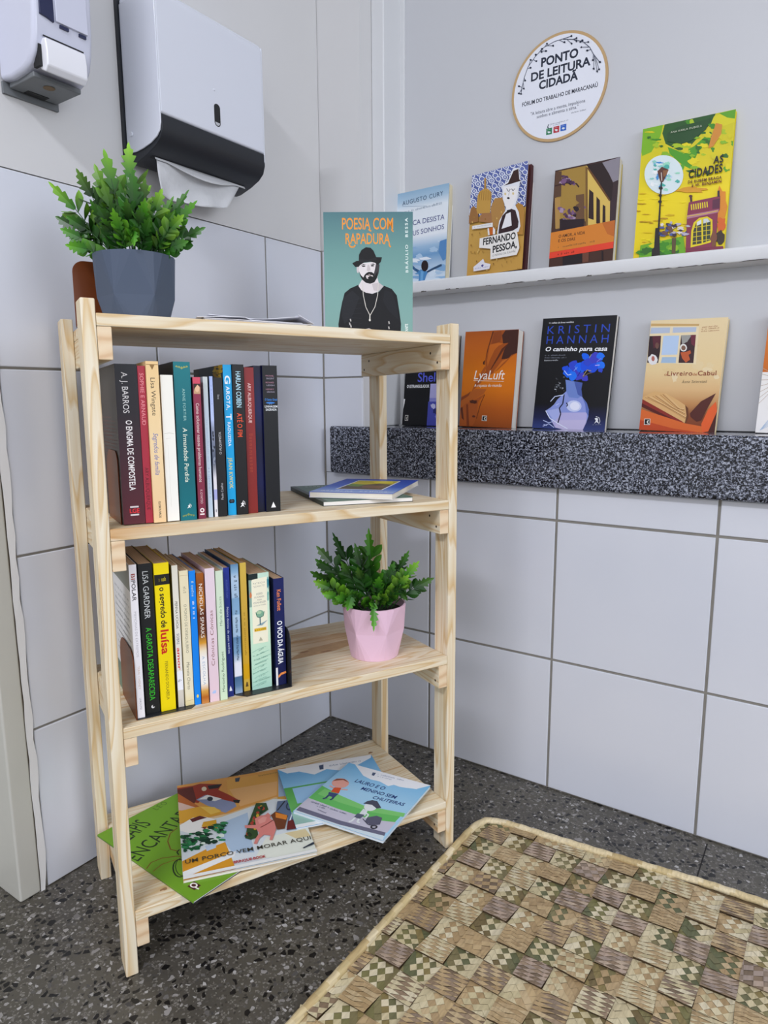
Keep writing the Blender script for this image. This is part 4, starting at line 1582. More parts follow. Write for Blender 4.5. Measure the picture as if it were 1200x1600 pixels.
def a_cury(A):
    A.bg([(0, '#8fb2cc'), (.1, '#a9c4d8'), (.2, '#e0e8ee'), (.5, '#e6ecf2'), (.62, '#9cbcd8'), (.72, '#6f9cc6'), (.85, '#b0c8de'), (1, '#d0deea')])
    for k in range(26):
        r = random.Random(k + 3)
        A.blob(r.uniform(0, 740), r.uniform(900, 1450), r.uniform(40, 120), r.uniform(15, 50), r.choice(['#a9c6e0', '#cfdeec', '#7fa8cf', '#e4ecf4', '#8fb4d6', '#5f92c2']), seed=k)
    A.poly([(640, 900), (735, 870), (725, 1150), (680, 1180), (620, 1050)], '#5688bc')
    A.text('AUGUSTO CURY', (165, 428), (695, 312), 50, '#3a5472', space=1.15)
    A.rect(165, 436, 480, 440, '#8aa4ba')
    A.ticks((180, 520), (680, 420), 26, '#8296aa', n=26, seed=5)
    A.text('NUNCA DESISTA', (110, 705), (708, 610), 62, '#4a4f88')
    A.text('DE SEUS SONHOS', (90, 850), (702, 735), 62, '#4a4f88')
    A.line([(340, 1330), (270, 1285), (228, 1228)], 30, '#2f5c88')
    A.line([(435, 1345), (540, 1290), (662, 1238)], 26, '#2c4a6c')
    A.poly([(320, 1325), (360, 1295), (440, 1320), (455, 1350), (430, 1400), (408, 1478), (312, 1490), (330, 1420)], '#4a86bc')
    A.poly([(360, 1310), (400, 1330), (380, 1480), (345, 1484)], '#6aa4d4')
    A.ell(420, 1245, 50, 82, '#241a1c', rot=.08)


Gt = 'books displayed on the white ledge'
Gb = 'books displayed on the granite counter'
BLk = dict(group=Gt)
lean_book(.1490, .086, 1.1116, .1460, .2090, .0170, 4.4, 'pale blue book on the ledge with a figure raising both arms', front='#b9cede', back='#e8ecef', page='#eae2c4', art=a_cury,
          corners=[(95, 290), (775, 168), (705, 1442), (-62, 1515)], opened=1.5, **BLk)
lean_book(.3495, .084, 1.1090, .1400, .2190, .0150, 5.2, 'gold and blue tile patterned book on the ledge showing a man in a brown hat', front='#c6994a', back='#ece8e4', page='#4a1e22', art=a_pessoa,
          corners=[(165, 335), (855, 120), (735, 1395), (65, 1515)], opened=6.5, **BLk)
lean_book(.5417, .083, 1.1076, .1330, .1960, .0150, 5.4, 'brown and orange book on the ledge showing a yellow house', front='#4a3026', back='#c8b020', page='#ece6d2', art=a_amor,
          corners=[(193, 318), (1000, 105), (850, 1383), (65, 1477)], opened=2.2, **BLk)
lean_book(.7130, .083, 1.1060, .1600, .2430, .0100, 5.2, 'large yellow and green painted book on the ledge with a street lamp and maroon building', front='#d8cc10', back='#e4d414', page='#e8dc40', art=a_cidades,
          corners=[(183, 262), (1100, 57), (955, 1415), (62, 1517)], **BLk)
BLk = dict(group=Gb)
lean_book(.1820, .076, GT, .1400, .2100, .0120, 7.0, 'black book with violet lettering on the counter, partly hidden by the shelf post', front='#0f1014', back='#0f1014', page='#e6dfcc', art=a_sheldon, **BLk)
lean_book(.3445, .067, GT, .1310, .2125, .0250, 4.8, 'orange book with draped cloth on the counter', front='#a9541a', back='#8e451a', page='#eeeae2', art=a_lya,
          corners=[(263, 178), (1003, 135), (850, 1398), (170, 1400)], yaw=0, roll=1.1, opened=1.5, **BLk)
lean_book(.5191, .075, GT, .1580, .2330, .0110, 6.8, 'black book with a blue flower vase and blue capitals on the counter', front='#0e0f14', back='#14151a', page='#eeeae2', art=a_kristin,
          corners=[(213, 125), (1058, 82), (890, 1348), (80, 1328)], roll=1.6, opened=1.6, **BLk)
lean_book(.7438, .075, GT, .1380, .2135, .0130, 6.4, 'cream book with a window picture and stacked old volumes on the counter', front='#e6cd9e', back='#d9c494', page='#efe4c4', art=a_cabul,
          corners=[(222, 125), (888, 88), (752, 1066), (104, 1045)], roll=1.5, opened=1.6, **BLk)
lean_book(.9486, .075, GT, .1400, .2100, .0110, 7.0, 'orange and white book on the counter cut off by the right edge', front='#d8791c', back='#f0eeec', page='#efe9dc', art=a_last, roll=1.2, **BLk)

# the teal book standing on top of the shelf unit


def a_poesia(A):
    A.bg([(0, '#527a80'), (.3, '#6c9894'), (.6, '#7ba6a0'), (1, '#83aaa4')])
    A.text('POESIA COM', (315, 268), (882, 272), 120, '#ec983c', bold=.012)
    A.line([(612, 268), (625, 285), (640, 288)], 16, '#ec983c')
    A.line([(868, 268), (872, 290), (888, 296)], 16, '#ec983c')
    A.text('RAPADURA', (352, 426), (846, 430), 112, '#ec983c', bold=.012)
    A.line([(388, 425), (405, 458), (440, 462), (462, 440)], 16, '#ec983c')
    A.line([(836, 428), (842, 455), (856, 462)], 16, '#ec983c')
    A.text('BRÁULIO', (1045, 740), (1045, 440), 28, '#d8e6e2', bold=.03, space=1.4)
    A.text('BESSA', (1045, 358), (1045, 150), 28, '#d8e6e2', bold=.03, space=1.4)
    A.text('SEXTANTE', (1034, 1440), (1034, 1292), 30, '#e9f2ee', bold=.03)
    K = '#15161a'
    A.poly([(490, 868), (400, 905), (335, 955), (305, 1060), (280, 1180), (262, 1290), (268, 1449), (952, 1449), (958, 1290), (940, 1150), (915, 985), (860, 915), (775, 880), (720, 942), (640, 968), (560, 945)], K)
    A.poly([(320, 1010), (420, 930), (500, 1000), (420, 1200), (330, 1290), (300, 1200)], '#1f2126')
    A.poly([(780, 930), (860, 950), (910, 1100), (930, 1250), (820, 1150), (760, 1040)], '#1b1d22')
    for k in range(7):
        A.line([(320 + k * 4, 1060 + k * 40), (520, 1010 + k * 55)], 4, '#23252b')
    A.poly([(528, 815), (490, 880), (520, 925), (575, 955), (645, 966), (715, 940), (770, 885), (716, 845), (700, 790)], '#ddd6d8')
    A.poly([(640, 860), (716, 845), (770, 885), (715, 940), (660, 930)], '#c4bcbe')
    A.poly([(492, 640), (500, 730), (540, 820), (600, 850), (660, 845), (702, 790), (722, 690), (716, 615)], '#e0dadb')
    A.poly([(690, 630), (728, 655), (716, 745), (690, 810), (655, 845), (660, 760), (676, 700)], '#3c383c')
    A.ell(486, 700, 14, 42, '#cfc6c8')
    A.poly([(500, 728), (520, 765), (545, 790), (560, 762), (580, 742), (605, 730), (640, 732), (665, 750), (672, 775), (690, 745), (705, 720), (700, 790), (668, 842), (620, 858), (570, 845), (535, 815), (512, 775)], '#121214')
    A.poly([(572, 772), (612, 752), (650, 768), (655, 782), (620, 772), (595, 790), (600, 806), (582, 800)], '#d8d0d0')
    A.ell(612, 764, 26, 6, '#5a4a4c')
    A.poly([(520, 660), (548, 645), (582, 655), (552, 655)], '#1c1a1c')
    A.ell(550, 668, 20, 8, '#2c2829')
    A.poly([(622, 650), (660, 640), (680, 655), (650, 652)], '#1c1a1c')
    A.ell(648, 664, 18, 8, '#2c2829')
    A.poly([(596, 650), (612, 655), (630, 712), (600, 722), (584, 714)], '#c6bebf')
    A.poly([(425, 636), (470, 612), (498, 610), (500, 545), (530, 492), (580, 464), (630, 470), (662, 502), (692, 572), (755, 574), (742, 622), (712, 655), (676, 632), (620, 618), (560, 626), (512, 655), (494, 676), (458, 676)], '#141416')
    A.poly([(500, 590), (600, 600), (690, 572), (700, 600), (610, 622), (520, 630), (498, 614)], '#1f1f22')
    for x0, x1 in ((535, 612), (712, 618)):
        A.line([(x0, 850), (x0 + (x1 - x0) * .1, 980), (x0 + (x1 - x0) * .45, 1110), (x1, 1195)], 7, '#d8d4cc')
    A.line([(614, 1190), (612, 1258)], 12, '#d8d4cc')
    A.ell(612, 1250, 10, 14, '#e6e2da')
    for x, y in ((395, 1235), (385, 1275), (398, 1300), (822, 1265), (820, 1320)):
        A.line([(x, y), (x + 6, y + 28)], 14, '#b9b6b4')
    A.poly([(545, 1352), (600, 1338), (655, 1360), (660, 1449), (530, 1449)], '#d6cdcc')


d = Vector((.4273 - .2983, -.2662 + .3551, 0)).normalized()
Mp = frame(Vector((.2983, -.3551, 0)), d, Vector((-d.y, d.x, 0)), Vector((0, 0, 1)))
lp = SM.inverted() @ Vector((.2983 + d.x * .08, -.3551 + d.y * .08, 1.0))
zt = SW(lp.x, lp.y, Z1).z
Mp.translation = Vector((.2983, -.3551, zt + .0008))
book(Mp, .1567, 1.1655 - zt, .0135, 'teal book on top of the shelf with a bearded man in a black hat', front='#6c9894', spine='#2c3c40', back='#5a807e', page='#e6dfcc', art=a_poesia,
     corners=[(108, 82), (1103, 85), (1085, 1449), (116, 1449)])

# ------------------------------------------------------------------ books and booklets lying on the boards


def flat_book(TL, TR, BL, z, t, label, lift=(0, 0), **kw):
    """corners in shelf coordinates (u, v), z the underside height above the shelf base"""
    tl, tr, bl = [SW(c[0], c[1], 0) for c in (TL, TR, BL)]
    up = tl - bl
    h = up.length
    up.normalize()
    rt = tr - tl
    rt = rt - up * rt.dot(up)
    w = rt.length
    rt.normalize()
    n = rt.cross(up)
    M = frame(bl + SZ * (z + t), rt, -n, up)
    return book(M, w, h, t, label, **kw)


def a_blue(A):
    A.bg([(0, '#2a49b4'), (.6, '#3a62c8'), (.8, '#6f92dc'), (1, '#aac0ea')])
    A.rect(.22, .12, .80, .80, '#e8ecf4')
    A.rect(.24, .14, .78, .78, '#5a4a34')
    A.poly([(.24, .14), (.78, .14), (.78, .40), (.6, .34), (.45, .44), (.24, .40)], '#c8b81c')
    A.poly([(.45, .2), (.7, .16), (.76, .3), (.55, .34)], '#e6d62a')
    A.poly([(.24, .40), (.45, .44), (.42, .6), (.24, .55)], '#6a8a3a')
    A.blob(.6, .6, .15, .1, '#7a5a40', seed=1)
    A.ticks((.1, .93), (.92, .93), .05, '#e6ecf8', n=14, seed=2)


def a_grey(A):
    A.bg([(0, '#4c6a5c'), (1, '#5a7868')])
    A.rect(.0, .0, .05, 1, '#2c3a34')
    A.ticks((.15, .10), (.85, .10), .05, '#b9c8be', n=14, seed=3)


flat_book((.3987, .2865), (.5569, .2590), (.3567, .0470), Z2 + .0003, .0078, 'dark green covered book lying at the bottom of the pair on the upper middle shelf', front='#4c6a5c', spine='#23302c', back='#2c3a34', page='#f4f2ee', art=a_grey, group='books lying on the upper middle shelf')
flat_book((.5130, .2650), (.6210, .1640), (.3577, .1052), Z2 + .0090, .0100, 'blue book with a yellow picture lying on the dark green one', front='#2a49b4', spine='#2a49b4', back='#e8e8ea', page='#efeadc', art=a_blue, group='books lying on the upper middle shelf')


def a_lapis(A):
    A.bg('#6f9f27')
    A.text('LÁPIS', (228, 540), (348, 448), 70, '#1d2a18')
    A.text('ENCANTADO', (268, 660), (622, 345), 64, '#1d2a18')
    A.text('LEO', (378, 372), (440, 332), 22, '#4a6a24', space=1.3)
    A.line([(314, 700), (340, 665), (400, 640), (480, 628), (560, 630)], 6, '#7a4a1e')
    A.line([(350, 715), (400, 675), (470, 650), (540, 648)], 5, '#8a5a24')
    A.line([(495, 600), (450, 590), (435, 545), (450, 500), (490, 470)], 6, '#7a4a1e')
    pts = [(500 + 38 * cos(a), 695 + 50 * sin(a)) for a in [2 * pi * i / 14 for i in range(15)]]
    A.line(pts, 8, '#23301c')
    A.line([(x + 14, y - 8) for x, y in pts], 5, '#2f4420')
    A.line([(500, 590), (485, 605), (495, 620)], 7, '#23301c')
    A.poly([(540, 797), (578, 768), (616, 790), (580, 818)], '#4a2020')
    A.ell(576, 790, 22, 14, '#f0ece6')
    A.ell(576, 790, 13, 8, '#4a2020')
    A.line([(582, 800), (604, 812)], 8, '#f0ece6')


flat_book((-.0032, .2210), (.1780, .2930), (.0962, -.0278), Z4 + .0002, .0036, 'lime green picture book lying at the left of the bottom shelf', front='#6f9f27', back='#3a4450', page='#e8e8e4', art=a_lapis,
          corners=[(42, 512), (570, 236), (1099, 518), (572, 883)], group='picture books on the bottom shelf')


def a_porco(A):
    A.bg([(0, '#d9a95c'), (1, '#dfd6bc')])
    A.poly([(473, 219), (1062, 141), (1110, 320), (1010, 300), (760, 380), (490, 430)], '#d89a4a')
    A.poly([(745, 195), (1020, 160), (1018, 290), (880, 330), (760, 350)], '#dba24c')
    A.poly([(760, 250), (1018, 215), (1015, 290), (820, 345)], '#e2ae70')
    A.poly([(790, 190), (818, 185), (812, 208), (792, 210)], '#3a4454')
    A.poly([(1022, 158), (1062, 152), (1068, 300), (1025, 300)], '#9ab0c8')
    A.poly([(1020, 300), (1080, 296), (1090, 330), (1020, 320)], '#c89a3a')
    # pale floor
    A.poly([(487, 440), (720, 400), (1000, 310), (1110, 320), (1235, 610), (512, 748)], '#d4dde2')
    A.poly([(700, 440), (860, 380), (880, 520), (900, 600), (780, 600), (720, 520)], '#a9c0d8')
    A.poly([(960, 520), (1200, 470), (1235, 610), (900, 640)], '#dfe4d8')
    A.poly([(1060, 500), (1170, 480), (1200, 520), (1120, 530)], '#d8c89a')
    # fox
    A.poly([(474, 232), (560, 222), (600, 212), (720, 220), (700, 250), (760, 280), (815, 312), (815, 326), (790, 324), (740, 318), (690, 300), (620, 290), (590, 320), (475, 290)], '#9c3218')
    A.poly([(474, 240), (560, 228), (580, 300), (560, 340), (476, 330)], '#5c2418')
    A.poly([(580, 300), (630, 275), (700, 298), (790, 322), (800, 345), (740, 378), (690, 360), (640, 335)], '#8a93b4')
    A.poly([(590, 300), (640, 275), (720, 300), (680, 312), (640, 300)], '#eef0ee')
    A.poly([(780, 308), (820, 310), (812, 328), (785, 322)], '#1c1614')
    A.poly([(640, 225), (720, 218), (700, 240), (650, 245)], '#241a18')
    A.ell(622, 242, 14, 12, '#e6d8b8')
    A.ell(655, 298, 16, 12, '#22303c')
    A.poly([(478, 262), (590, 335), (610, 352), (480, 340)], '#b4632a')
    A.poly([(480, 310), (580, 345), (540, 362), (482, 356)], '#d4b4a4')
    # yellow hen and goose
    A.poly([(484, 362), (560, 345), (640, 335), (715, 362), (712, 385), (640, 400), (560, 415), (487, 428)], '#d9a230')
    A.poly([(600, 340), (680, 345), (715, 370), (660, 385)], '#ecc254')
    A.poly([(488, 440), (560, 400), (620, 395), (680, 410), (700, 450), (660, 470), (590, 500), (492, 470)], '#eeeeea')
    A.poly([(545, 408), (600, 390), (640, 402), (600, 412), (560, 425)], '#5c2020')
    A.poly([(620, 425), (690, 415), (698, 470), (650, 465), (610, 450)], '#d8a428')
    A.poly([(605, 455), (640, 450), (630, 466)], '#7a2a1c')
    A.poly([(570, 520), (620, 470), (665, 468), (640, 500)], '#f4f4f2')
    # house corner and eaves
    A.poly([(505, 640), (640, 575), (740, 540), (800, 690), (512, 748)], '#d49524')
    A.poly([(508, 700), (800, 590), (790, 620), (512, 735)], '#e9ecec')
    A.poly([(630, 560), (690, 545), (690, 570), (640, 588)], '#b9cce0')
    for k in range(90):
        r = random.Random(k)
        a = r.random()
        x = 500 + a * 240
        y = 545 - a * 65 + r.uniform(-50, 48)
        A.blob(x, y, r.uniform(10, 24), r.uniform(5, 11), r.choice(['#1c5a34', '#23703f', '#123c28', '#2f8450', '#0f3020', '#d8e8dc' if r.random() < .3 else '#1a4c30']), n=8, seed=k)
    # pig with quiver and the roll
    A.poly([(905, 335), (960, 335), (972, 372), (930, 400), (910, 470), (920, 520), (880, 535), (848, 525), (860, 460), (870, 430)], '#2f4a24')
    for k in range(22):
        r = random.Random(k + 50)
        a = r.random()
        A.blob(930 - a * 60 + r.uniform(-20, 20), 350 + a * 165, 9, 9, r.choice(['#c8a42c', '#a83a2a', '#4a7a34', '#1f3418']), n=7, seed=k)
    A.poly([(900, 420), (930, 405), (955, 402), (970, 390), (985, 405), (980, 420), (1005, 440), (1015, 480), (1002, 520), (995, 540), (980, 540), (985, 515), (950, 510), (925, 530), (912, 560), (895, 558), (905, 530), (925, 500), (905, 475), (848, 470), (845, 455), (905, 455)], '#d4827a')
    A.poly([(915, 430), (945, 410), (965, 415), (955, 440), (925, 450)], '#e09a90')
    A.line([(930, 470), (970, 450), (1000, 430)], 6, '#7a3a34')
    A.poly([(985, 405), (1010, 385), (1075, 410), (1060, 480), (1020, 485), (1005, 440)], '#6c3a1e')
    A.poly([(1010, 390), (1074, 408), (1068, 432), (1012, 418)], '#d8822c')
    A.poly([(1020, 330), (1100, 322), (1138, 480), (1070, 490), (1078, 410), (1012, 385)], '#5d6f8c')
    A.line([(1020, 380), (1060, 330)], 8, '#23262c')
    A.line([(1078, 470), (1105, 380)], 6, '#e8ecf0')
    A.ell(1085, 360, 20, 22, '#2f3a4c')
    A.ell(1085, 360, 12, 14, '#5d6f8c')
    A.poly([(1078, 440), (1110, 430), (1138, 480), (1070, 488)], '#6a2420')
    A.text('UM PORCO VEM MORAR AQUI!', (522, 660), (1215, 540), 20, '#3c3a2c', bold=.006, space=1.05)
    A.text('BRINQUE-BOOK', (788, 665), (962, 634), 13, '#b02430', bold=.03)
    for k in range(3):
        A.line([(1160 + k * 14, 590 - k * 6), (1215 + k * 8, 560 + k * 2)], 8, '#2c3644')
    A.text('CHRISTINE DAVENIER', (918, 190), (1020, 174), 7, '#7c6434') if 0 else A.ticks((918, 190), (1020, 174), 8, '#7c6434', n=12, seed=3)
    A.poly([(512, 730), (1235, 595), (1235, 610), (512, 748)], '#e6e8e6')


flat_book((.1524, .3000), (.3590, .2520), (.0937, .0200), Z4 + .0042, .0042, 'large picture book with a fox and a pig lying over the lime green one', front='#d8c090', back='#d8d4c8', page='#efeee8', art=a_porco,
          corners=[(473, 219), (1062, 141), (1235, 610), (512, 748)], group='picture books on the bottom shelf')


def a_lauro2(A):
    A.bg([(0, '#5fa8de'), (.35, '#8cc4ea'), (.36, '#55a850'), (.75, '#6cbc62'), (.76, '#9fc4b4'), (1, '#8fb8b0')])
    A.poly([(0, 0), (1, 0), (.98, .06), (.8, .16), (.72, .12), (.6, .2), (.48, .14), (.34, .2), (.2, .1), (.08, .1)], '#eef0f4')
    A.poly([(.42, .05), (.47, .04), (.45, .13), (.41, .13)], '#3a4a6a')
    A.ticks((.52, .1), (.86, .1), .03, '#5a7098', n=24, seed=2)
    A.rect(.08, .38, .42, .64, '#9cc8ee')
    A.ell(.56, .60, .18, .14, '#e8b49a')
    A.poly([(.38, .56), (.5, .42), (.64, .44), (.72, .54), (.56, .5)], '#9a5a34')
    A.rect(.74, .4, .84, .56, '#f0f2f4')
    A.ticks((.1, .86), (.5, .86), .04, '#dfe8ea', n=14, seed=4)
    A.rect(0, .95, 1, 1, '#e8ecec')


flat_book((.3404, .2502), (.5290, .1960), (.2953, .0499), Z4 + .0092, .0030, 'blue and green booklet mostly hidden under the topmost booklet', front='#5fa8de', back='#d8dde2', page='#eef0f2', art=a_lauro2, group='picture books on the bottom shelf')


def a_lauro(A):
    A.bg([(0, '#78bcea'), (.45, '#a5d2ee'), (1, '#a8d4f0')])
    A.poly([(575, 139), (1097, 266), (1000, 290), (930, 282), (880, 275), (840, 262), (800, 270), (740, 240), (680, 228), (630, 205)], '#eef1f6')
    A.poly([(360, 266), (480, 330), (640, 400), (790, 430), (935, 462), (880, 530), (700, 510), (470, 430), (270, 345)], '#66bd62')
    A.poly([(380, 285), (480, 330), (640, 400), (790, 430), (950, 462), (940, 490), (700, 450), (480, 380), (330, 320)], '#7fcb74')
    A.poly([(270, 345), (470, 425), (700, 505), (890, 530), (830, 615), (500, 560), (180, 412)], '#c6c4d4')
    A.poly([(205, 405), (480, 510), (820, 612), (812, 640), (470, 540), (178, 428)], '#6c6c82')
    A.poly([(178, 428), (470, 540), (812, 640), (805, 680), (440, 570), (159, 433)], '#d2e2ea')
    for a, b, c in (((590, 248), (780, 298), 'LAURO E O'), ((612, 292), (860, 356), 'MENINO SEM'), ((697, 345), (930, 404), 'CHUTEIRAS')):
        pass
    A.text('LAURO E O', (572, 243), (772, 296), 21, '#1f3c7c', bold=.02, shear=.1)
    A.text('MENINO SEM', (614, 292), (858, 356), 21, '#1f3c7c', bold=.02, shear=.1)
    A.text('CHUTEIRAS', (696, 352), (926, 408), 21, '#1f3c7c', bold=.02, shear=.1)
    A.poly([(690, 185), (712, 188), (700, 206), (684, 202)], '#4a5a7a')
    A.ticks((722, 198), (905, 238), 7, '#7a8cb0', n=26, seed=4)
    A.ticks((722, 210), (820, 232), 6, '#7a8cb0', n=16, seed=5)
    # boy waving
    A.ell(482, 252, 56, 30, '#e8a89a')
    A.poly([(430, 240), (460, 224), (510, 226), (540, 250), (500, 232), (455, 236)], '#8c4c34')
    A.poly([(442, 278), (488, 282), (470, 318), (418, 306)], '#d8562a')
    A.line([(485, 290), (530, 295)], 12, '#e8a89a')
    A.line([(440, 282), (412, 268)], 12, '#e8a89a')
    A.poly([(405, 308), (468, 320), (440, 345), (398, 332)], '#3a4a78')
    A.line([(402, 330), (380, 350), (362, 352)], 14, '#33406a')
    A.line([(436, 340), (424, 356), (410, 360)], 14, '#33406a')
    # grey child pushing a barrow
    A.ell(690, 412, 46, 30, '#e4eaec')
    A.poly([(638, 388), (664, 372), (700, 364), (735, 372), (768, 420), (735, 425), (700, 398), (664, 392)], '#4a4c5c')
    A.poly([(640, 425), (672, 440), (655, 480), (612, 462)], '#dfe6ea')
    A.poly([(600, 458), (652, 470), (620, 500), (572, 488)], '#5a5f74')
    A.line([(585, 488), (560, 515), (538, 520)], 15, '#e4eaec')
    A.line([(612, 498), (600, 525), (620, 530)], 15, '#e4eaec')
    A.line([(650, 450), (680, 470), (660, 495)], 13, '#e4eaec')
    A.poly([(672, 490), (740, 478), (782, 495), (770, 548), (700, 552), (655, 520)], '#5a5a6e')
    A.line([(640, 500), (680, 545), (730, 560)], 8, '#4a4a5c')
    A.ell(726, 566, 28, 16, '#2c2c36')
    A.ell(726, 566, 14, 8, '#a9a9b6')
    for k, (a, b) in enumerate((((282, 376), (400, 418)), ((318, 406), (370, 424)), ((405, 425), (520, 466)), ((322, 430), (376, 456)))):
        A.ticks(a, b, 10, '#4a5478', n=14, seed=k)


flat_book((.4716, .1926), (.5743, .0412), (.3080, .0930), Z4 + .0124, .0052, 'topmost light blue booklet with a child pushing a wheelbarrow, overhanging the bottom shelf', front='#88c0ea', back='#d2dde4', page='#e2ebf0', art=a_lauro,
          corners=[(536, 129), (1097, 266), (805, 680), (159, 433)], group='picture books on the bottom shelf')

# open leaflet on the top board
mag = empty('open_leaflet', SM @ Matrix.Translation((0, 0, Z1 + .0003)))
tag(mag, 'open white leaflet with curled pages lying on the top board behind the plant', 'leaflet')


def sheet(name, u0, u1, v0, v1, fz, n=16, parent=mag, col='#e6e7ee'):
    mb = MB()
    v, f = [], []
    for j in range(2):
        for i in range(n + 1):
            a = i / n
            u = u0 + (u1 - u0) * a
            v.append((u + j * .03, v0 if j == 0 else v1, fz(a)))
    for i in range(n):
        f.append((i, i + 1, n + 2 + i, n + 1 + i))
    k = len(v)
    v += [(x, y, z - .0007) for x, y, z in v]
    f2 = [tuple(q + k for q in reversed(x)) for x in f]
    rim = [(i + 1, i, k + i, k + i + 1) for i in range(n)] + [(n + 1 + i, n + 2 + i, k + n + 2 + i, k + n + 1 + i) for i in range(n)]
    rim += [(0, n + 1, k + n + 1, k), (n, k + n, k + 2 * n + 1, 2 * n + 1)]
    mb.mesh(v, f + f2 + rim, col)
    return mb.build(name, M_MATTE, parent, smooth=False)


sheet('page', .176, .350, .100, .262, lambda a: .0160 + .004 * sin(a * pi) * (a < .5) - .0005 * a)
sheet('page', .196, .352, .108, .262, lambda a: .0215 - .0055 * a if a < .5 else .0188 + .020 * (a - .5) ** 1.2)
sheet('page', .186, .366, .098, .255, lambda a: .0145 + .0005 * sin(a * 6))
sheet('page', .345, .372, .104, .26, lambda a: .0295 - .013 * a)
mb = MB()
mb.box((.188, .100, 0), (.358, .262, .0138), '#d9dbe4')
mb.build('page_block', M_PAGES, mag)

# ------------------------------------------------------------------ pots and plants


def pot(root, mat, R0=.0435, RM=.0545, R1=.0575, h=.0965, hm=.038, N=6):
    mb = MB()
    sub = 4
    rim = [(R1 * cos(2 * pi * i / (N * sub)), R1 * sin(2 * pi * i / (N * sub)), h) for i in range(N * sub)]
    low = [(R0 * cos(2 * pi * i / (N * sub)), R0 * sin(2 * pi * i / (N * sub)), 0) for i in range(N * sub)]
    mid = [(RM * cos(2 * pi * (i + .5) / N), RM * sin(2 * pi * (i + .5) / N), hm) for i in range(N)]
    v = rim + low + mid
    nr = len(rim)
    f = []
    for i in range(N):
        m, mp = 2 * nr + i, 2 * nr + (i - 1) % N
        for k in range(sub):
            a, b = i * sub + k, (i * sub + k + 1) % nr
            f.append((m, b, a))
            f.append((m, nr + a, nr + b))
        f.append((mp, m, i * sub))
        f.append((m, mp, nr + i * sub))
    f.append(tuple(nr + i for i in range(nr))[::-1])
    ri = R1 - .0028
    k = len(v)
    v += [(ri * cos(2 * pi * i / nr), ri * sin(2 * pi * i / nr), h) for i in range(nr)]
    v += [(ri * .96 * cos(2 * pi * i / nr), ri * .96 * sin(2 * pi * i / nr), h - .018) for i in range(nr)]
    for i in range(nr):
        j = (i + 1) % nr
        f.append((i, j, k + j, k + i))
        f.append((k + i, k + j, k + nr + j, k + nr + i))
    mb.mesh(v, f)
    mb.build('pot', mat, root)
    sb = MB()
    ring = [(ri * .975 * cos(2 * pi * i / nr), ri * .975 * sin(2 * pi * i / nr), h - .014) for i in range(nr)]
    rr = random.Random(2)
    v = [(0, 0, h - .008)] + ring + [(ri * .5 * cos(2 * pi * i / nr), ri * .5 * sin(2 * pi * i / nr), h - .010 + rr.uniform(-.002, .002)) for i in range(nr)]
    f = []
    for i in range(nr):
        j = (i + 1) % nr
        f += [(1 + i, 1 + j, 1 + nr + j, 1 + nr + i), (0, 1 + nr + i, 1 + nr + j)]
    sb.mesh(v, f)
    sb.build('soil', M_SOIL, root, smooth=True)


VR = Vector((.8234, .5675, 0))
VT = Vector((.5675, -.8234, 0))


def mixhex(a, b, t):
    A, B = lin(a), lin(b)
    return tuple(A[i] * (1 - t) + B[i] * t for i in range(3))


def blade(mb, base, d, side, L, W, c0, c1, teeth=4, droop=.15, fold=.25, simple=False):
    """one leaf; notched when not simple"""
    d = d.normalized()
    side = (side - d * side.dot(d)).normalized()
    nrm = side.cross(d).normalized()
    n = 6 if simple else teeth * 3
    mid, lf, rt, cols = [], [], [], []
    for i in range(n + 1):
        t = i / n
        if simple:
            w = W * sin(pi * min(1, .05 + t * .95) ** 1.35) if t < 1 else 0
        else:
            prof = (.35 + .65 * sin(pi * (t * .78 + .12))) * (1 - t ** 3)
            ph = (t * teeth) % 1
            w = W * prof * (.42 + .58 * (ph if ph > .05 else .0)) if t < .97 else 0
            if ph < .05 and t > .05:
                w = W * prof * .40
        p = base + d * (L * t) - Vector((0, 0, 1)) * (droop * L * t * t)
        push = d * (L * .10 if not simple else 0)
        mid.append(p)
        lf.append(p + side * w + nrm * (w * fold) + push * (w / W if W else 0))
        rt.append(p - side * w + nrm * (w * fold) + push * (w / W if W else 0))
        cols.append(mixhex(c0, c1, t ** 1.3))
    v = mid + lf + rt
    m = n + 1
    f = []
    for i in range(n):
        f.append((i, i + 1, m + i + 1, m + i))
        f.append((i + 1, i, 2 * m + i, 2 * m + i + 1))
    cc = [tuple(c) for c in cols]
    mb.mesh(v, f, cols=cc + cc + cc)


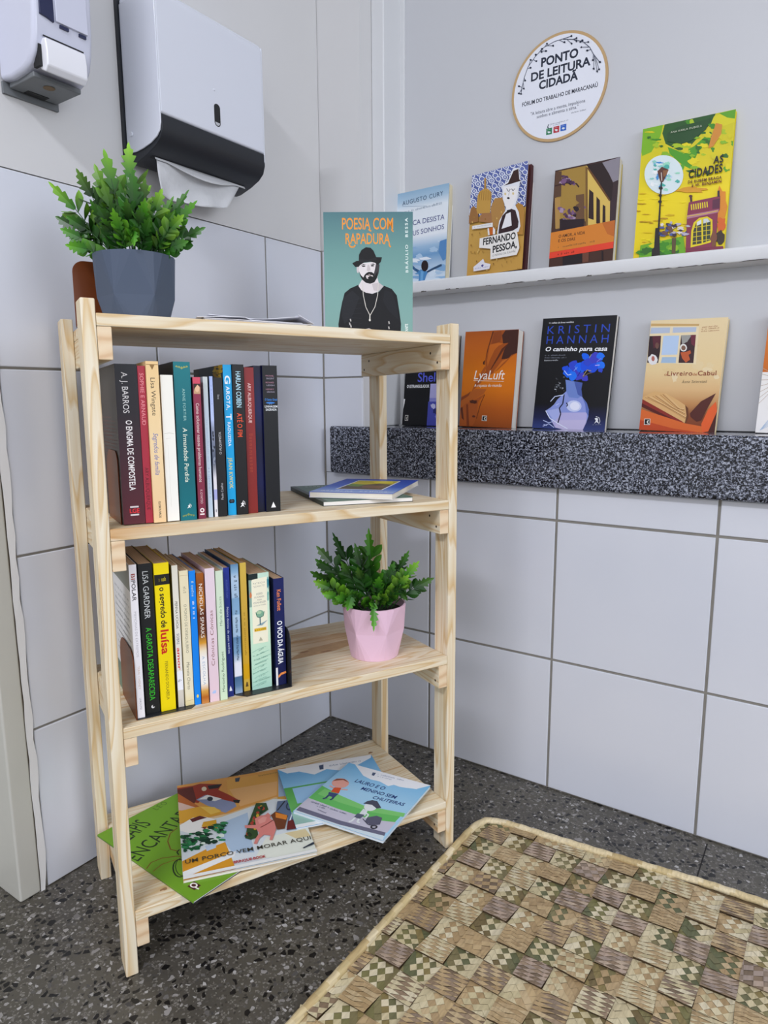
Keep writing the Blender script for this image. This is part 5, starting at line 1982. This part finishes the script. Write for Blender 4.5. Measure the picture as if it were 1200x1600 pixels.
def sprig(mb, base, tip, rr, light=.6, big=1.0):
    base, tip = Vector(base), Vector(tip)
    L = (tip - base).length
    ctrl = base.lerp(tip, .45) + Vector((0, 0, L * .18))
    if tip.z < .012:
        ctrl.z = max(ctrl.z, .055)
        ctrl.x, ctrl.y = tip.x * .85, tip.y * .85
    P = lambda t: base * ((1 - t) ** 2) + ctrl * (2 * t * (1 - t)) + tip * (t * t)
    D = lambda t: ((ctrl - base) * (1 - t) + (tip - ctrl) * t)
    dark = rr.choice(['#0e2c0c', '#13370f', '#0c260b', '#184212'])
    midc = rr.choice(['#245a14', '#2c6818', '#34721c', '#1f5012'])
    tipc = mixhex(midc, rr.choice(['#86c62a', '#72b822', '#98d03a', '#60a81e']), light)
    tb = rr.choice((.55, .6, .66))
    mb.tube([P(i / 8 * .7) for i in range(9)], [.0011 - .0006 * i / 8 for i in range(9)], 5, mixhex(dark, midc, .5))
    ax = Vector((rr.uniform(-1, 1), rr.uniform(-1, 1), rr.uniform(-.3, .3)))
    side0 = D(.6).cross(VT * 1.0 + ax * .45)
    for k in range(4):
        t = .26 + k * .10
        d = D(t).normalized()
        side = d.cross(VT + ax * .5)
        if side.length < .05:
            side = d.cross(Vector((1, 0, 0)))
        side.normalize()
        for sg in (-1, 1):
            dd = (d * .75 + side * sg * .8 + Vector((rr.uniform(-.2, .2), rr.uniform(-.2, .2), rr.uniform(0, .25))))
            q = mixhex(dark, midc, rr.uniform(.1, 1))
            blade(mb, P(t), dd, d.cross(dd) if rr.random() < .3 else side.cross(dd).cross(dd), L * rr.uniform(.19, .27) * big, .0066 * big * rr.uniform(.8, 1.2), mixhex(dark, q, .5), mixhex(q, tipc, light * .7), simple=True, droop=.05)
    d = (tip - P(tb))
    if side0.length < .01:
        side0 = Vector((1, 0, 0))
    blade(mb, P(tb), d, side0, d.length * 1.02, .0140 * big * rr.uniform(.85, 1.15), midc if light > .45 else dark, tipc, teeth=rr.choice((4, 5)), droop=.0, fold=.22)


def plant(root, hrim, tips, extra, seed, zlo=.0, rad=.03):
    """tips: (right, up from rim, toward viewer, lightness) in metres, as seen from the front"""
    rr = random.Random(seed)
    mb = MB()
    inv = root.matrix_world.to_3x3().inverted()
    for (a, b, c, li) in tips:
        tipw = VR * a + VT * c + Vector((0, 0, b))
        q = VR * max(-rad, min(rad, a * .28)) + VT * max(-rad, min(rad, c * .28))
        base = q + Vector((0, 0, -.012))
        sprig(mb, base, tipw, rr, li)
    for _ in range(extra):
        an = rr.uniform(0, 2 * pi)
        el = rr.uniform(.25, 1.3)
        L = rr.uniform(.055, .095)
        hv = VR * cos(an) + VT * sin(an)
        tipw = hv * (L * cos(el) + .012) + Vector((0, 0, L * sin(el)))
        sprig(mb, hv * rad * rr.uniform(.1, .8) + Vector((0, 0, -.012)), tipw, rr, rr.uniform(.0, .55), .95)
    # to local space
    mb.v = [tuple(inv @ Vector(p) + Vector((0, 0, hrim))) for p in mb.v]
    mb.build('foliage', M_LEAF, root)


gp = empty('potted_plant', SM @ Matrix.Translation((.0930, .120, Z1 + .0003)) @ Matrix.Rotation(radians(16), 4, 'Z'))
tag(gp, 'bushy artificial green plant in a faceted grey pot on the top board', 'plant')
bpy.context.view_layer.update()
pot(gp, M_GREYPOT)
K = 1 / 985.
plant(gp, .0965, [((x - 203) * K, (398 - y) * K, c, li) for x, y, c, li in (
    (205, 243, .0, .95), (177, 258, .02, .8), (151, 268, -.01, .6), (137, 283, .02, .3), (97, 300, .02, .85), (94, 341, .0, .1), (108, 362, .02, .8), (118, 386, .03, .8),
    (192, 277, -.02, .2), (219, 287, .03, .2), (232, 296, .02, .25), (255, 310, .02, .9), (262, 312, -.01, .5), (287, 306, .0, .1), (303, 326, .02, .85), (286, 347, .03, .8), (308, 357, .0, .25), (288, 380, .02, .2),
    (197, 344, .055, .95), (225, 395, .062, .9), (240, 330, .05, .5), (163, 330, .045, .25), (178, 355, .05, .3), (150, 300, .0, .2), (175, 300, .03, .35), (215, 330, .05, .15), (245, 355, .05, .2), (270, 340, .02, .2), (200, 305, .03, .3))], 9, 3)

pp = empty('potted_plant', SM @ Matrix.Translation((.4700, .0800, Z3 + .0003)) @ Matrix.Rotation(radians(-6), 4, 'Z'))
tag(pp, 'spiky artificial green plant in a faceted pink pot on the lower middle shelf', 'plant')
bpy.context.view_layer.update()
pot(pp, M_PINKPOT, hm=.050)
K = 1 / 800.
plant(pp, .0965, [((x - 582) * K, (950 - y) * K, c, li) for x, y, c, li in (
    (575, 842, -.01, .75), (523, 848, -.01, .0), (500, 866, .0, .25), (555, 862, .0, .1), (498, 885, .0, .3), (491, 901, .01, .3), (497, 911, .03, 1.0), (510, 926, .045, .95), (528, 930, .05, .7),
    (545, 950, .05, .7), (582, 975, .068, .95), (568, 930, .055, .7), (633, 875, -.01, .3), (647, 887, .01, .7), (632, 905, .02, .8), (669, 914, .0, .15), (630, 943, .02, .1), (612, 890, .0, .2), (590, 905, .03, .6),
    (600, 925, .05, .7), (536, 885, .02, .2), (560, 890, .04, .15), (575, 880, .0, .2), (615, 930, .04, .2))], 4, 8)

# ------------------------------------------------------------------ dispensers on the left wall
DY0, DY1 = -.535, -.287
td = empty('paper_towel_dispenser', Matrix.Translation((0, (DY0 + DY1) / 2, 1.25)))
tag(td, 'white and black paper towel dispenser mounted high on the left wall', 'dispenser')
inv = td.matrix_world.inverted() if False else Matrix.Translation((0, -(DY0 + DY1) / 2, -1.25))


def tdb():
    mb = MB()
    mb.T = inv
    return mb


mb = tdb()
pr = [(-.0012, 1.262), (.004, 1.255), (.0068, 1.262), (.0068, 1.53), (-.0012, 1.53)]
mb.prism(pr, lambda x, z: (x, DY0 - .003, z), lambda x, z: (x, DY1 + .002, z))
mb.build('back_plate', M_BPLAST, td)
mb = tdb()
pr = [(.007, 1.316), (.1, 1.316), (.1, 1.497)] + [(.084 + .016 * cos(t), 1.497 + .016 * sin(t)) for t in [pi / 2 * i / 6 for i in range(1, 7)]] + [(.007, 1.513)]
mb.prism(pr, lambda x, z: (x, DY0 + .0005, z), lambda x, z: (x, DY1 - .0005, z))
cover = mb.build('cover', M_WPLAST, td, bevel=.0045, bsegs=4)
side = [(.0075, 1.29), (.010, 1.276), (.018, 1.2685), (.030, 1.2675), (.050, 1.2695), (.072, 1.2745), (.088, 1.2815), (.0965, 1.290), (.0996, 1.302), (.0996, 1.505), (.0075, 1.505)]
for y0, y1 in ((DY0, DY0 + .003), (DY1 - .003, DY1)):
    mb = tdb()
    mb.prism(side, lambda x, z: (x, y0, z), lambda x, z: (x, y1, z))
    mb.build('side_panel', M_WPLAST, td, bevel=.0012, bsegs=2)
mb = tdb()
body = [(.007, 1.258), (.016, 1.2505), (.030, 1.2515), (.060, 1.2605), (.082, 1.270), (.094, 1.280), (.0992, 1.294), (.0992, 1.3158), (.007, 1.3158)]
mb.prism(body, lambda x, z: (x, DY0 + .0032, z), lambda x, z: (x, DY1 - .0005, z))
low = mb.build('lower_body', M_BPLAST, td, bevel=.0015, bsegs=2)
mb = tdb()
zs = lambda x: 1.2515 + (x - .030) * .3 - .0006
mb.face([(.0515, DY0 + .012, zs(.0515)), (.0515, DY1 - .020, zs(.0515)), (.0595, DY1 - .020, zs(.0595)), (.0595, DY0 + .012, zs(.0595))])
mb.build('slot', M_DARK, low)
mb = tdb()
cy, cz = -.408, 1.3497
ov = [(.0072 * cos(t), (.0125 if sin(t) > 0 else -.0125) + .0065 * sin(t)) for t in [2 * pi * (i + .5) / 28 for i in range(28)]]
mb.face([(.10015, cy + a, cz + b) for a, b in ov], '#ffffff', 0)
mb.face([(.10025, cy + a * .8, min(cz + b * .92, cz + .002)) for a, b in ov if b < .004], '#ffffff', 1)
mb.build('viewing_slot', [M_DARK, plain('towel_stack', '#b9bbc0', .8)], cover)
mb = tdb()
mb.tube([(.0228, DY0, 1.2972), (.0228, DY0 - .003, 1.2972)], [.0042, .0036], 14)
mb.build('hinge_cap', M_WPLAST, td)
mb = tdb()
mb.tube([(.0995, -.413, 1.3905), (.1012, -.413, 1.3905)], [.0022, .0014], 12)
mb.build('lock_stud', M_WPLAST, cover)

# sheet hanging out of the slot
tw = MB()
nu, nv = 26, 12
v, f = [], []
for j in range(nv + 1):
    b = j / nv
    for i in range(nu + 1):
        a = i / nu
        y_top = -.512 + a * .196
        y_bot = -.516 + a * .160
        y = y_top + (y_bot - y_top) * b
        sag = sin(pi * a)
        z = (1.2585 - (1.2585 - (1.197 + .012 * a)) * b) - .007 * sag * b
        x = .0555 + .009 * b - .012 * sag * sin(pi * b * .9) + .004 * sin(a * 9 + b * 3) * b + .003 * sin(a * 17 - b * 5) * b
        v.append((x, y, z))
for j in range(nv):
    for i in range(nu):
        q = j * (nu + 1) + i
        f.append((q, q + 1, q + nu + 2, q + nu + 1))
tw.mesh(v, f)
# front fold of the sheet along the slot
v, f = [], []
for j in range(4):
    b = j / 3
    for i in range(nu + 1):
        a = i / nu
        y = -.517 + a * .212
        bow = sin(pi * min(1, max(0, (a - .12) / .75)))
        x = .0575 + .010 * b * bow + .002 * b
        z = 1.2592 - (.004 + .014 * bow) * b
        v.append((x, y, z))
for j in range(3):
    for i in range(nu):
        q = j * (nu + 1) + i
        f.append((q, q + 1, q + nu + 2, q + nu + 1))
tw.mesh(v, f)
o = tw.build('paper_towel', M_TISSUE, smooth=True)
md = o.modifiers.new('solid', 'SOLIDIFY')
md.thickness = .0004
tag(o, 'crumpled white paper towel hanging out of the wall dispenser slot', 'paper towel')

# soap dispenser
SY0, SY1 = -.745, -.652
sd = empty('soap_dispenser', Matrix.Translation((0, (SY0 + SY1) / 2, 1.30)))
tag(sd, 'pale soap dispenser with white push lever at the upper left of the left wall', 'dispenser')
inv = Matrix.Translation((0, -(SY0 + SY1) / 2, -1.30))
mb = tdb()
pr = [(-.0012, 1.3165), (.030, 1.3125), (.060, 1.3150), (.080, 1.322), (.0915, 1.336), (.098, 1.356), (.102, 1.385), (.104, 1.43), (.104, 1.50), (.100, 1.56), (.085, 1.575), (-.0012, 1.575)]
mb.prism(pr, lambda x, z: (x, SY0, z), lambda x, z: (x, SY1, z))
sbod = mb.build('body', M_GPLAST, sd, bevel=.007, bsegs=4)
mb = tdb()
mb.box((.006, SY0 + .010, 1.3075), (.074, SY1 - .008, 1.3155))
mb.build('underside', M_GREYPL, sd, bevel=.002, bsegs=2)
mb = tdb()
mb.disc((.055, SY0 + .044, 1.3070), (1, 0, 0), (0, 1, 0), .0085)
mb.build('nozzle_hole', M_STAIN, sd)
mb = tdb()
mb.box((-.0012, SY0 + .002, 1.2995), (.004, SY1 - .004, 1.316))
mb.build('back_plate', M_GREYPL, sd)
mb = tdb()
mb.box((.008, SY0 + .03, 1.3068), (.022, SY1 - .03, 1.3073))
mb.build('catch', M_DARK, sd)
mb = tdb()
ly0, ly1 = SY0 + .0125, SY1 - .0175
pr = [(.088, 1.3145), (.1005, 1.3085), (.108, 1.316), (.1085, 1.335), (.106, 1.352), (.098, 1.3535), (.09, 1.345)]
mb.prism(pr, lambda x, z: (x, ly0, z), lambda x, z: (x, ly1, z))
mb.build('push_lever', plain('lever_plastic', '#e9eaf0', .25), sd, bevel=.0022, bsegs=3)
mb = tdb()
mb.box((.080, ly0 - .0045, 1.3165), (.0955, ly0 - .0002, 1.345), '#ffffff', 0)
mb.face([(.1008, ly0, 1.3545), (.1008, ly1, 1.3545), (.1012, ly1, 1.3565), (.1012, ly0, 1.3565)], '#ffffff', 0)
mb.build('lever_recess', M_DARK, sd)
mb = tdb()
X = .1048
win = [(SY0 + .0090, 1.3815), (SY0 + .020, 1.3800), (SY0 + .0300, 1.3775), (SY0 + .0305, 1.55), (SY0 + .0085, 1.55)]
mb.prism(win, lambda y, z: (.1005, y, z), lambda y, z: (.1046, y, z))
mb.build('level_window', M_NAVY, sd, bevel=.0006, bsegs=2)
for a, b in ((.039, .0525), (.069, .0800)):
    mb = tdb()
    mb.box((.100, SY0 + a, 1.3745), (.1036, SY0 + b, 1.3785))
    mb.build('clip', M_NAVY, sd)
mb = tdb()
mb.box((.1, SY0 + .033, 1.380), (.1052, SY1 - .0105, 1.55))
mb.build('front_panel', M_GPLAST, sd, bevel=.0008, bsegs=2)

# ------------------------------------------------------------------ round sign on the panel
SR = .1015
sx, sz = .5375, 1.467
mb = MB()
n = 64
ring = [(SR * cos(2 * pi * i / n), SR * sin(2 * pi * i / n)) for i in range(n)]
mb.prism(ring, lambda a, b: (sx + a, PY - .0030, sz + b), lambda a, b: (sx + a, PY - .0001, sz + b), '#b89a72')


def a_sign(A):
    def circ(r, col):
        A.k += 1
        A.mb.face([A.at(SR + r * cos(2 * pi * i / n), SR + r * sin(2 * pi * i / n)) for i in range(n)], col, A.mi)
    circ(SR * .995, '#c2a274')
    circ(SR * .948, '#e6e9f2')
    D = '#232a3c'
    A.text('PONTO', (392, 448), (740, 350), 76, D, bold=.035)
    A.text('DE LEITURA', (298, 585), (856, 428), 74, D, bold=.03)
    A.text('CIDADÃ', (372, 660), (738, 562), 72, D, bold=.035)
    A.text('FÓRUM DO TRABALHO DE MARACANAÚ', (216, 822), (924, 632), 36, D, bold=.02)
    A.text('"A leitura abre a mente, impulsiona', (296, 905), (806, 776), 30, '#4a5062', bold=.004)
    A.text('sonhos e alimenta a alma."', (352, 932), (742, 834), 30, '#4a5062', bold=.004)
    A.ticks((676, 886), (816, 852), 14, '#5d6376', n=14, seed=2)
    A.line([(466, 985), (452, 1015), (462, 1018), (448, 1045)], 7, '#3a4256')
    A.ticks((482, 990), (648, 950), 10, '#3f4a6a', n=22, seed=3)
    A.ticks((482, 1004), (572, 984), 8, '#5a6484', n=12, seed=4)
    for (x, y), c in (((442, 1028), '#2f8058'), ((510, 1010), '#b8303c'), ((576, 992), '#2a62c0')):
        A.poly([(x, y), (x + 54, y - 12), (x + 52, y + 48), (x - 2, y + 60)], c)
        A.ticks((x + 6, y + 14), (x + 40, y + 6), 7, '#dfe6ea', n=6, seed=x)
        A.blob(x + 26, y + 32, 14, 9, '#dfe6ea', seed=x)
    # floral sprays along the upper rim
    def spray(pts, twigs):
        A.line(pts, 5, '#3c4458')
        for a, b in twigs:
            A.line([a, b], 4, '#3c4458')
            A.blob(b[0], b[1], 10, 9, '#20273a', n=8, seed=int(b[0]))
    spray([(205, 680), (235, 550), (270, 450), (340, 350), (420, 265), (520, 210), (680, 160)],
          [((215, 640), (186, 628)), ((215, 650), (186, 698)), ((222, 610), (204, 702)), ((226, 600), (232, 652)), ((235, 550), (243, 575)), ((268, 460), (294, 458)), ((280, 430), (296, 382)), ((320, 380), (350, 395)), ((335, 360), (344, 334)), ((380, 305), (402, 280)), ((385, 300), (440, 300)), ((400, 285), (398, 310)), ((430, 255), (450, 232)), ((440, 250), (506, 250)), ((560, 195), (612, 218)), ((600, 185), (676, 160))])
    spray([(600, 190), (700, 190), (790, 215), (850, 265), (885, 330), (940, 400)],
          [((690, 190), (724, 180)), ((700, 195), (726, 206)), ((640, 195), (680, 230)), ((760, 205), (782, 200)), ((770, 208), (762, 216)), ((800, 220), (836, 214)), ((850, 262), (772, 264)), ((865, 285), (828, 294)), ((885, 330), (880, 385)), ((890, 345), (888, 465)), ((895, 350), (920, 490)), ((905, 365), (938, 472)), ((930, 390), (946, 404))])


a_sign(Art(mb, (sx - SR, PY - .0030, sz - SR), (1, 0, 0), (0, 0, 1), (0, -1, 0), 2 * SR, 2 * SR, [(128.1, 260), (1045.5, -27.1), (998.5, 1037.1), (105.6, 1235.4)]))
tag(mb.build('round_sign', M_MATTE), 'round white sign with dark lettering and tan rim on the hatch panel', 'sign')

# ------------------------------------------------------------------ woven mat
mat_root = empty('woven_mat', Matrix.Translation((.60, -.55, 0)))
tag(mat_root, 'woven straw mat with a bound rim lying on the floor before the shelf', 'mat')
OFF = Vector((-.60, .55, 0))
out = [(.5400, -1.25), (.5405, -.75), (.5425, -.45), (.5440, -.31), (.5440, -.245), (.5475, -.212), (.5560, -.192), (.5740, -.181), (.605, -.1755), (.695, -.168), (.78, -.160), (.85, -.153), (.95, -.141), (1.05, -.136), (1.3, -.122), (1.62, -.112), (1.62, -1.25)]


def inside(x, y):
    c = False
    for (x0, y0), (x1, y1) in zip(out, out[1:] + out[:1]):
        if (y0 > y) != (y1 > y) and x < (x1 - x0) * (y - y0) / (y1 - y0) + x0:
            c = not c
    return c


def clip(poly, a, b):
    """part of a convex polygon to the left of the line a->b"""
    res = []
    dx, dy = b[0] - a[0], b[1] - a[1]
    side_of = [dx * (p[1] - a[1]) - dy * (p[0] - a[0]) for p in poly]
    for i, p in enumerate(poly):
        j = (i + 1) % len(poly)
        if side_of[i] >= 0:
            res.append(p)
        if (side_of[i] >= 0) != (side_of[j] >= 0):
            t = side_of[i] / (side_of[i] - side_of[j])
            res.append((p[0] + (poly[j][0] - p[0]) * t, p[1] + (poly[j][1] - p[1]) * t))
    return res


mb = MB()
CW, CH = .0467, .0440
cream = ['#d2c6a2', '#cabd98', '#d8cdae', '#c4b78f', '#cec09a']
rose = ['#b09c8a', '#bba791', '#a29184', '#b49e8c']
green = ['#7b774c', '#6f6d4c', '#857d56', '#656848', '#88794c', '#7b724e', '#736441']
tan = ['#b89f77', '#ae956e', '#bfa67c', '#aa9068', '#b69c72', '#c3ad86']
brown = ['#8f7a62', '#97816a', '#84705a', '#9f8970', '#786652', '#907e6c']
rr = random.Random(21)
ncx = int((1.62 - .52) / CW) + 2
ncy = int(1.2 / CH) + 2
node = {}


def corner(i, j):
    if (i, j) not in node:
        node[(i, j)] = (.519 + i * CW + rr.uniform(-.0022, .0022), -.1535 - j * CH + rr.uniform(-.0022, .0022))
    return node[(i, j)]


for ci in range(ncx):
    for cj in range(ncy):
        quad = [corner(ci, cj + 1), corner(ci + 1, cj + 1), corner(ci + 1, cj), corner(ci, cj)]
        mx, my = sum(p[0] for p in quad) / 4, sum(p[1] for p in quad) / 4
        if not (inside(mx, my) or any(inside(p[0] * .9 + mx * .1, p[1] * .9 + my * .1) for p in quad)):
            continue
        flap = (ci + cj) % 2 == 0
        u_ = rr.random()
        if flap:
            pa, pb = (tan, tan) if u_ < .22 else ((tan, brown) if u_ < .50 else ((cream, tan) if u_ < .66 else ((rose, brown) if u_ < .86 else (cream, brown))))
            a1, a2 = radians(rr.uniform(24, 38)), radians(rr.uniform(-14, 4))
            w1, w2 = rr.uniform(.0075, .0095), rr.uniform(.0065, .0085)
            if rr.random() < .2:
                a2 = radians(rr.uniform(95, 125))
                w1, w2 = .010, .013
            quad[0] = (quad[0][0] + rr.uniform(-.001, .001), quad[0][1] - .0022)
            quad[1] = (quad[1][0] + rr.uniform(-.001, .001), quad[1][1] - .0022)
            rise = rr.uniform(.0030, .0058)
        else:
            pa, pb = (cream, green) if u_ < .55 else ((cream, tan) if u_ < .78 else (tan, green))
            a1, a2 = radians(rr.uniform(34, 48)), radians(rr.uniform(122, 136))
            w1, w2 = rr.uniform(.0098, .0118), rr.uniform(.0098, .0118)
            rise = rr.uniform(0, .001)
        d1, d2 = (cos(a1), sin(a1)), (cos(a2), sin(a2))
        n1, n2 = (-d1[1], d1[0]), (-d2[1], d2[0])
        det = n1[0] * n2[1] - n1[1] * n2[0]
        o1, o2 = rr.random(), rr.random()
        ca = {k: rr.choice(pa) for k in range(-14, 15)}
        cb = {k: rr.choice(pb) for k in range(-14, 15)}
        sgn = rr.choice((-1, 1))
        e_lo, e_hi = rr.uniform(-.017, -.009), rr.uniform(.009, .017)
        for p in range(-9, 10):
            for q in range(-9, 10):
                pl = []
                for s1, s2 in ((p, q), (p + 1, q), (p + 1, q + 1), (p, q + 1)):
                    c1, c2 = (s1 - o1) * w1, (s2 - o2) * w2
                    pl.append((mx + (c1 * n2[1] - c2 * n1[1]) / det, my + (n1[0] * c2 - n2[0] * c1) / det))
                if sum(pl[i][0] * pl[(i + 1) % 4][1] - pl[(i + 1) % 4][0] * pl[i][1] for i in range(4)) < 0:
                    pl.reverse()
                for i in range(4):
                    if len(pl) < 3:
                        break
                    pl = clip(pl, quad[i], quad[(i + 1) % 4])
                if len(pl) < 3:
                    continue
                gx, gy = sum(t[0] for t in pl) / len(pl), sum(t[1] for t in pl) / len(pl)
                if not inside(gx, gy):
                    continue
                over = (p + q) % 2
                col = ca[p] if over else cb[q]
                if not flap:
                    e = (gx - mx) * sgn
                    if e < e_lo:
                        col = ca[p]
                    elif e > e_hi:
                        col = cb[q]
                lift = .0005 if over else 0
                tx_, ty_ = rr.uniform(-.03, .03), rr.uniform(-.03, .03)
                mb.face([Vector((x, y, .0042 + rise * max(0, min(1.1, (quad[3][1] - y) / CH)) + lift + (x - gx) * tx_ + (y - gy) * ty_)) + OFF for x, y in pl], col)
        if flap and inside(mx, quad[0][1]):
            e0, e1 = Vector((*quad[0], .0042 + rise * 1.04)), Vector((*quad[1], .0042 + rise * 1.04))
            dn = Vector((0, .0012, -.0016))
            mb.face([e0 + OFF, e1 + OFF, e1 + dn + OFF, e0 + dn + OFF], rr.choice(brown))
mb.face([Vector((x, y, .0012)) + OFF for x, y in out][::-1], '#6e5c42')
mb.build('weave', M_STRAW, mat_root)


def resample(pts, step):
    res = []
    for (x0, y0), (x1, y1) in zip(pts, pts[1:]):
        L = math.hypot(x1 - x0, y1 - y0)
        n_ = max(1, int(L / step))
        res += [(x0 + (x1 - x0) * i / n_, y0 + (y1 - y0) * i / n_) for i in range(n_)]
    return res + [pts[-1]]


rim = resample(out + [out[0]], .008)
# flattened binding: oval section, slanted wraps in alternating straw tones
mb = MB()
ns = 10
N = len(rim)
rings = []
for i, (x, y) in enumerate(rim[:-1]):
    xa, ya = rim[i - 1] if i else rim[-2]
    xb, yb = rim[i + 1]
    d = Vector((xb - xa, yb - ya, 0)).normalized()
    nn = Vector((-d.y, d.x, 0))
    wob = .0006 * sin(i * 1.7)
    rings.append([Vector((x, y, .0068 + wob)) + OFF + nn * (.0072 * cos(2 * pi * k / ns)) + Vector((0, 0, 1)) * (.0062 * sin(2 * pi * k / ns)) for k in range(ns)])
straw = ['#d2bf92', '#dac9a0', '#c8b484', '#e0d1ac', '#bfa878']
wr = [rr.choice(straw) for _ in range(4000)]
v = [p for r_ in rings for p in r_]
f, cols = [], []
m = len(rings)
for i in range(m):
    for k in range(ns):
        f.append((i * ns + k, i * ns + (k + 1) % ns, ((i + 1) % m) * ns + (k + 1) % ns, ((i + 1) % m) * ns + k))
        cols.append(wr[(i + k // 2) // 3])
mb.mesh(v, f, cols)
mb.build('binding', M_STRAW, mat_root, smooth=True)
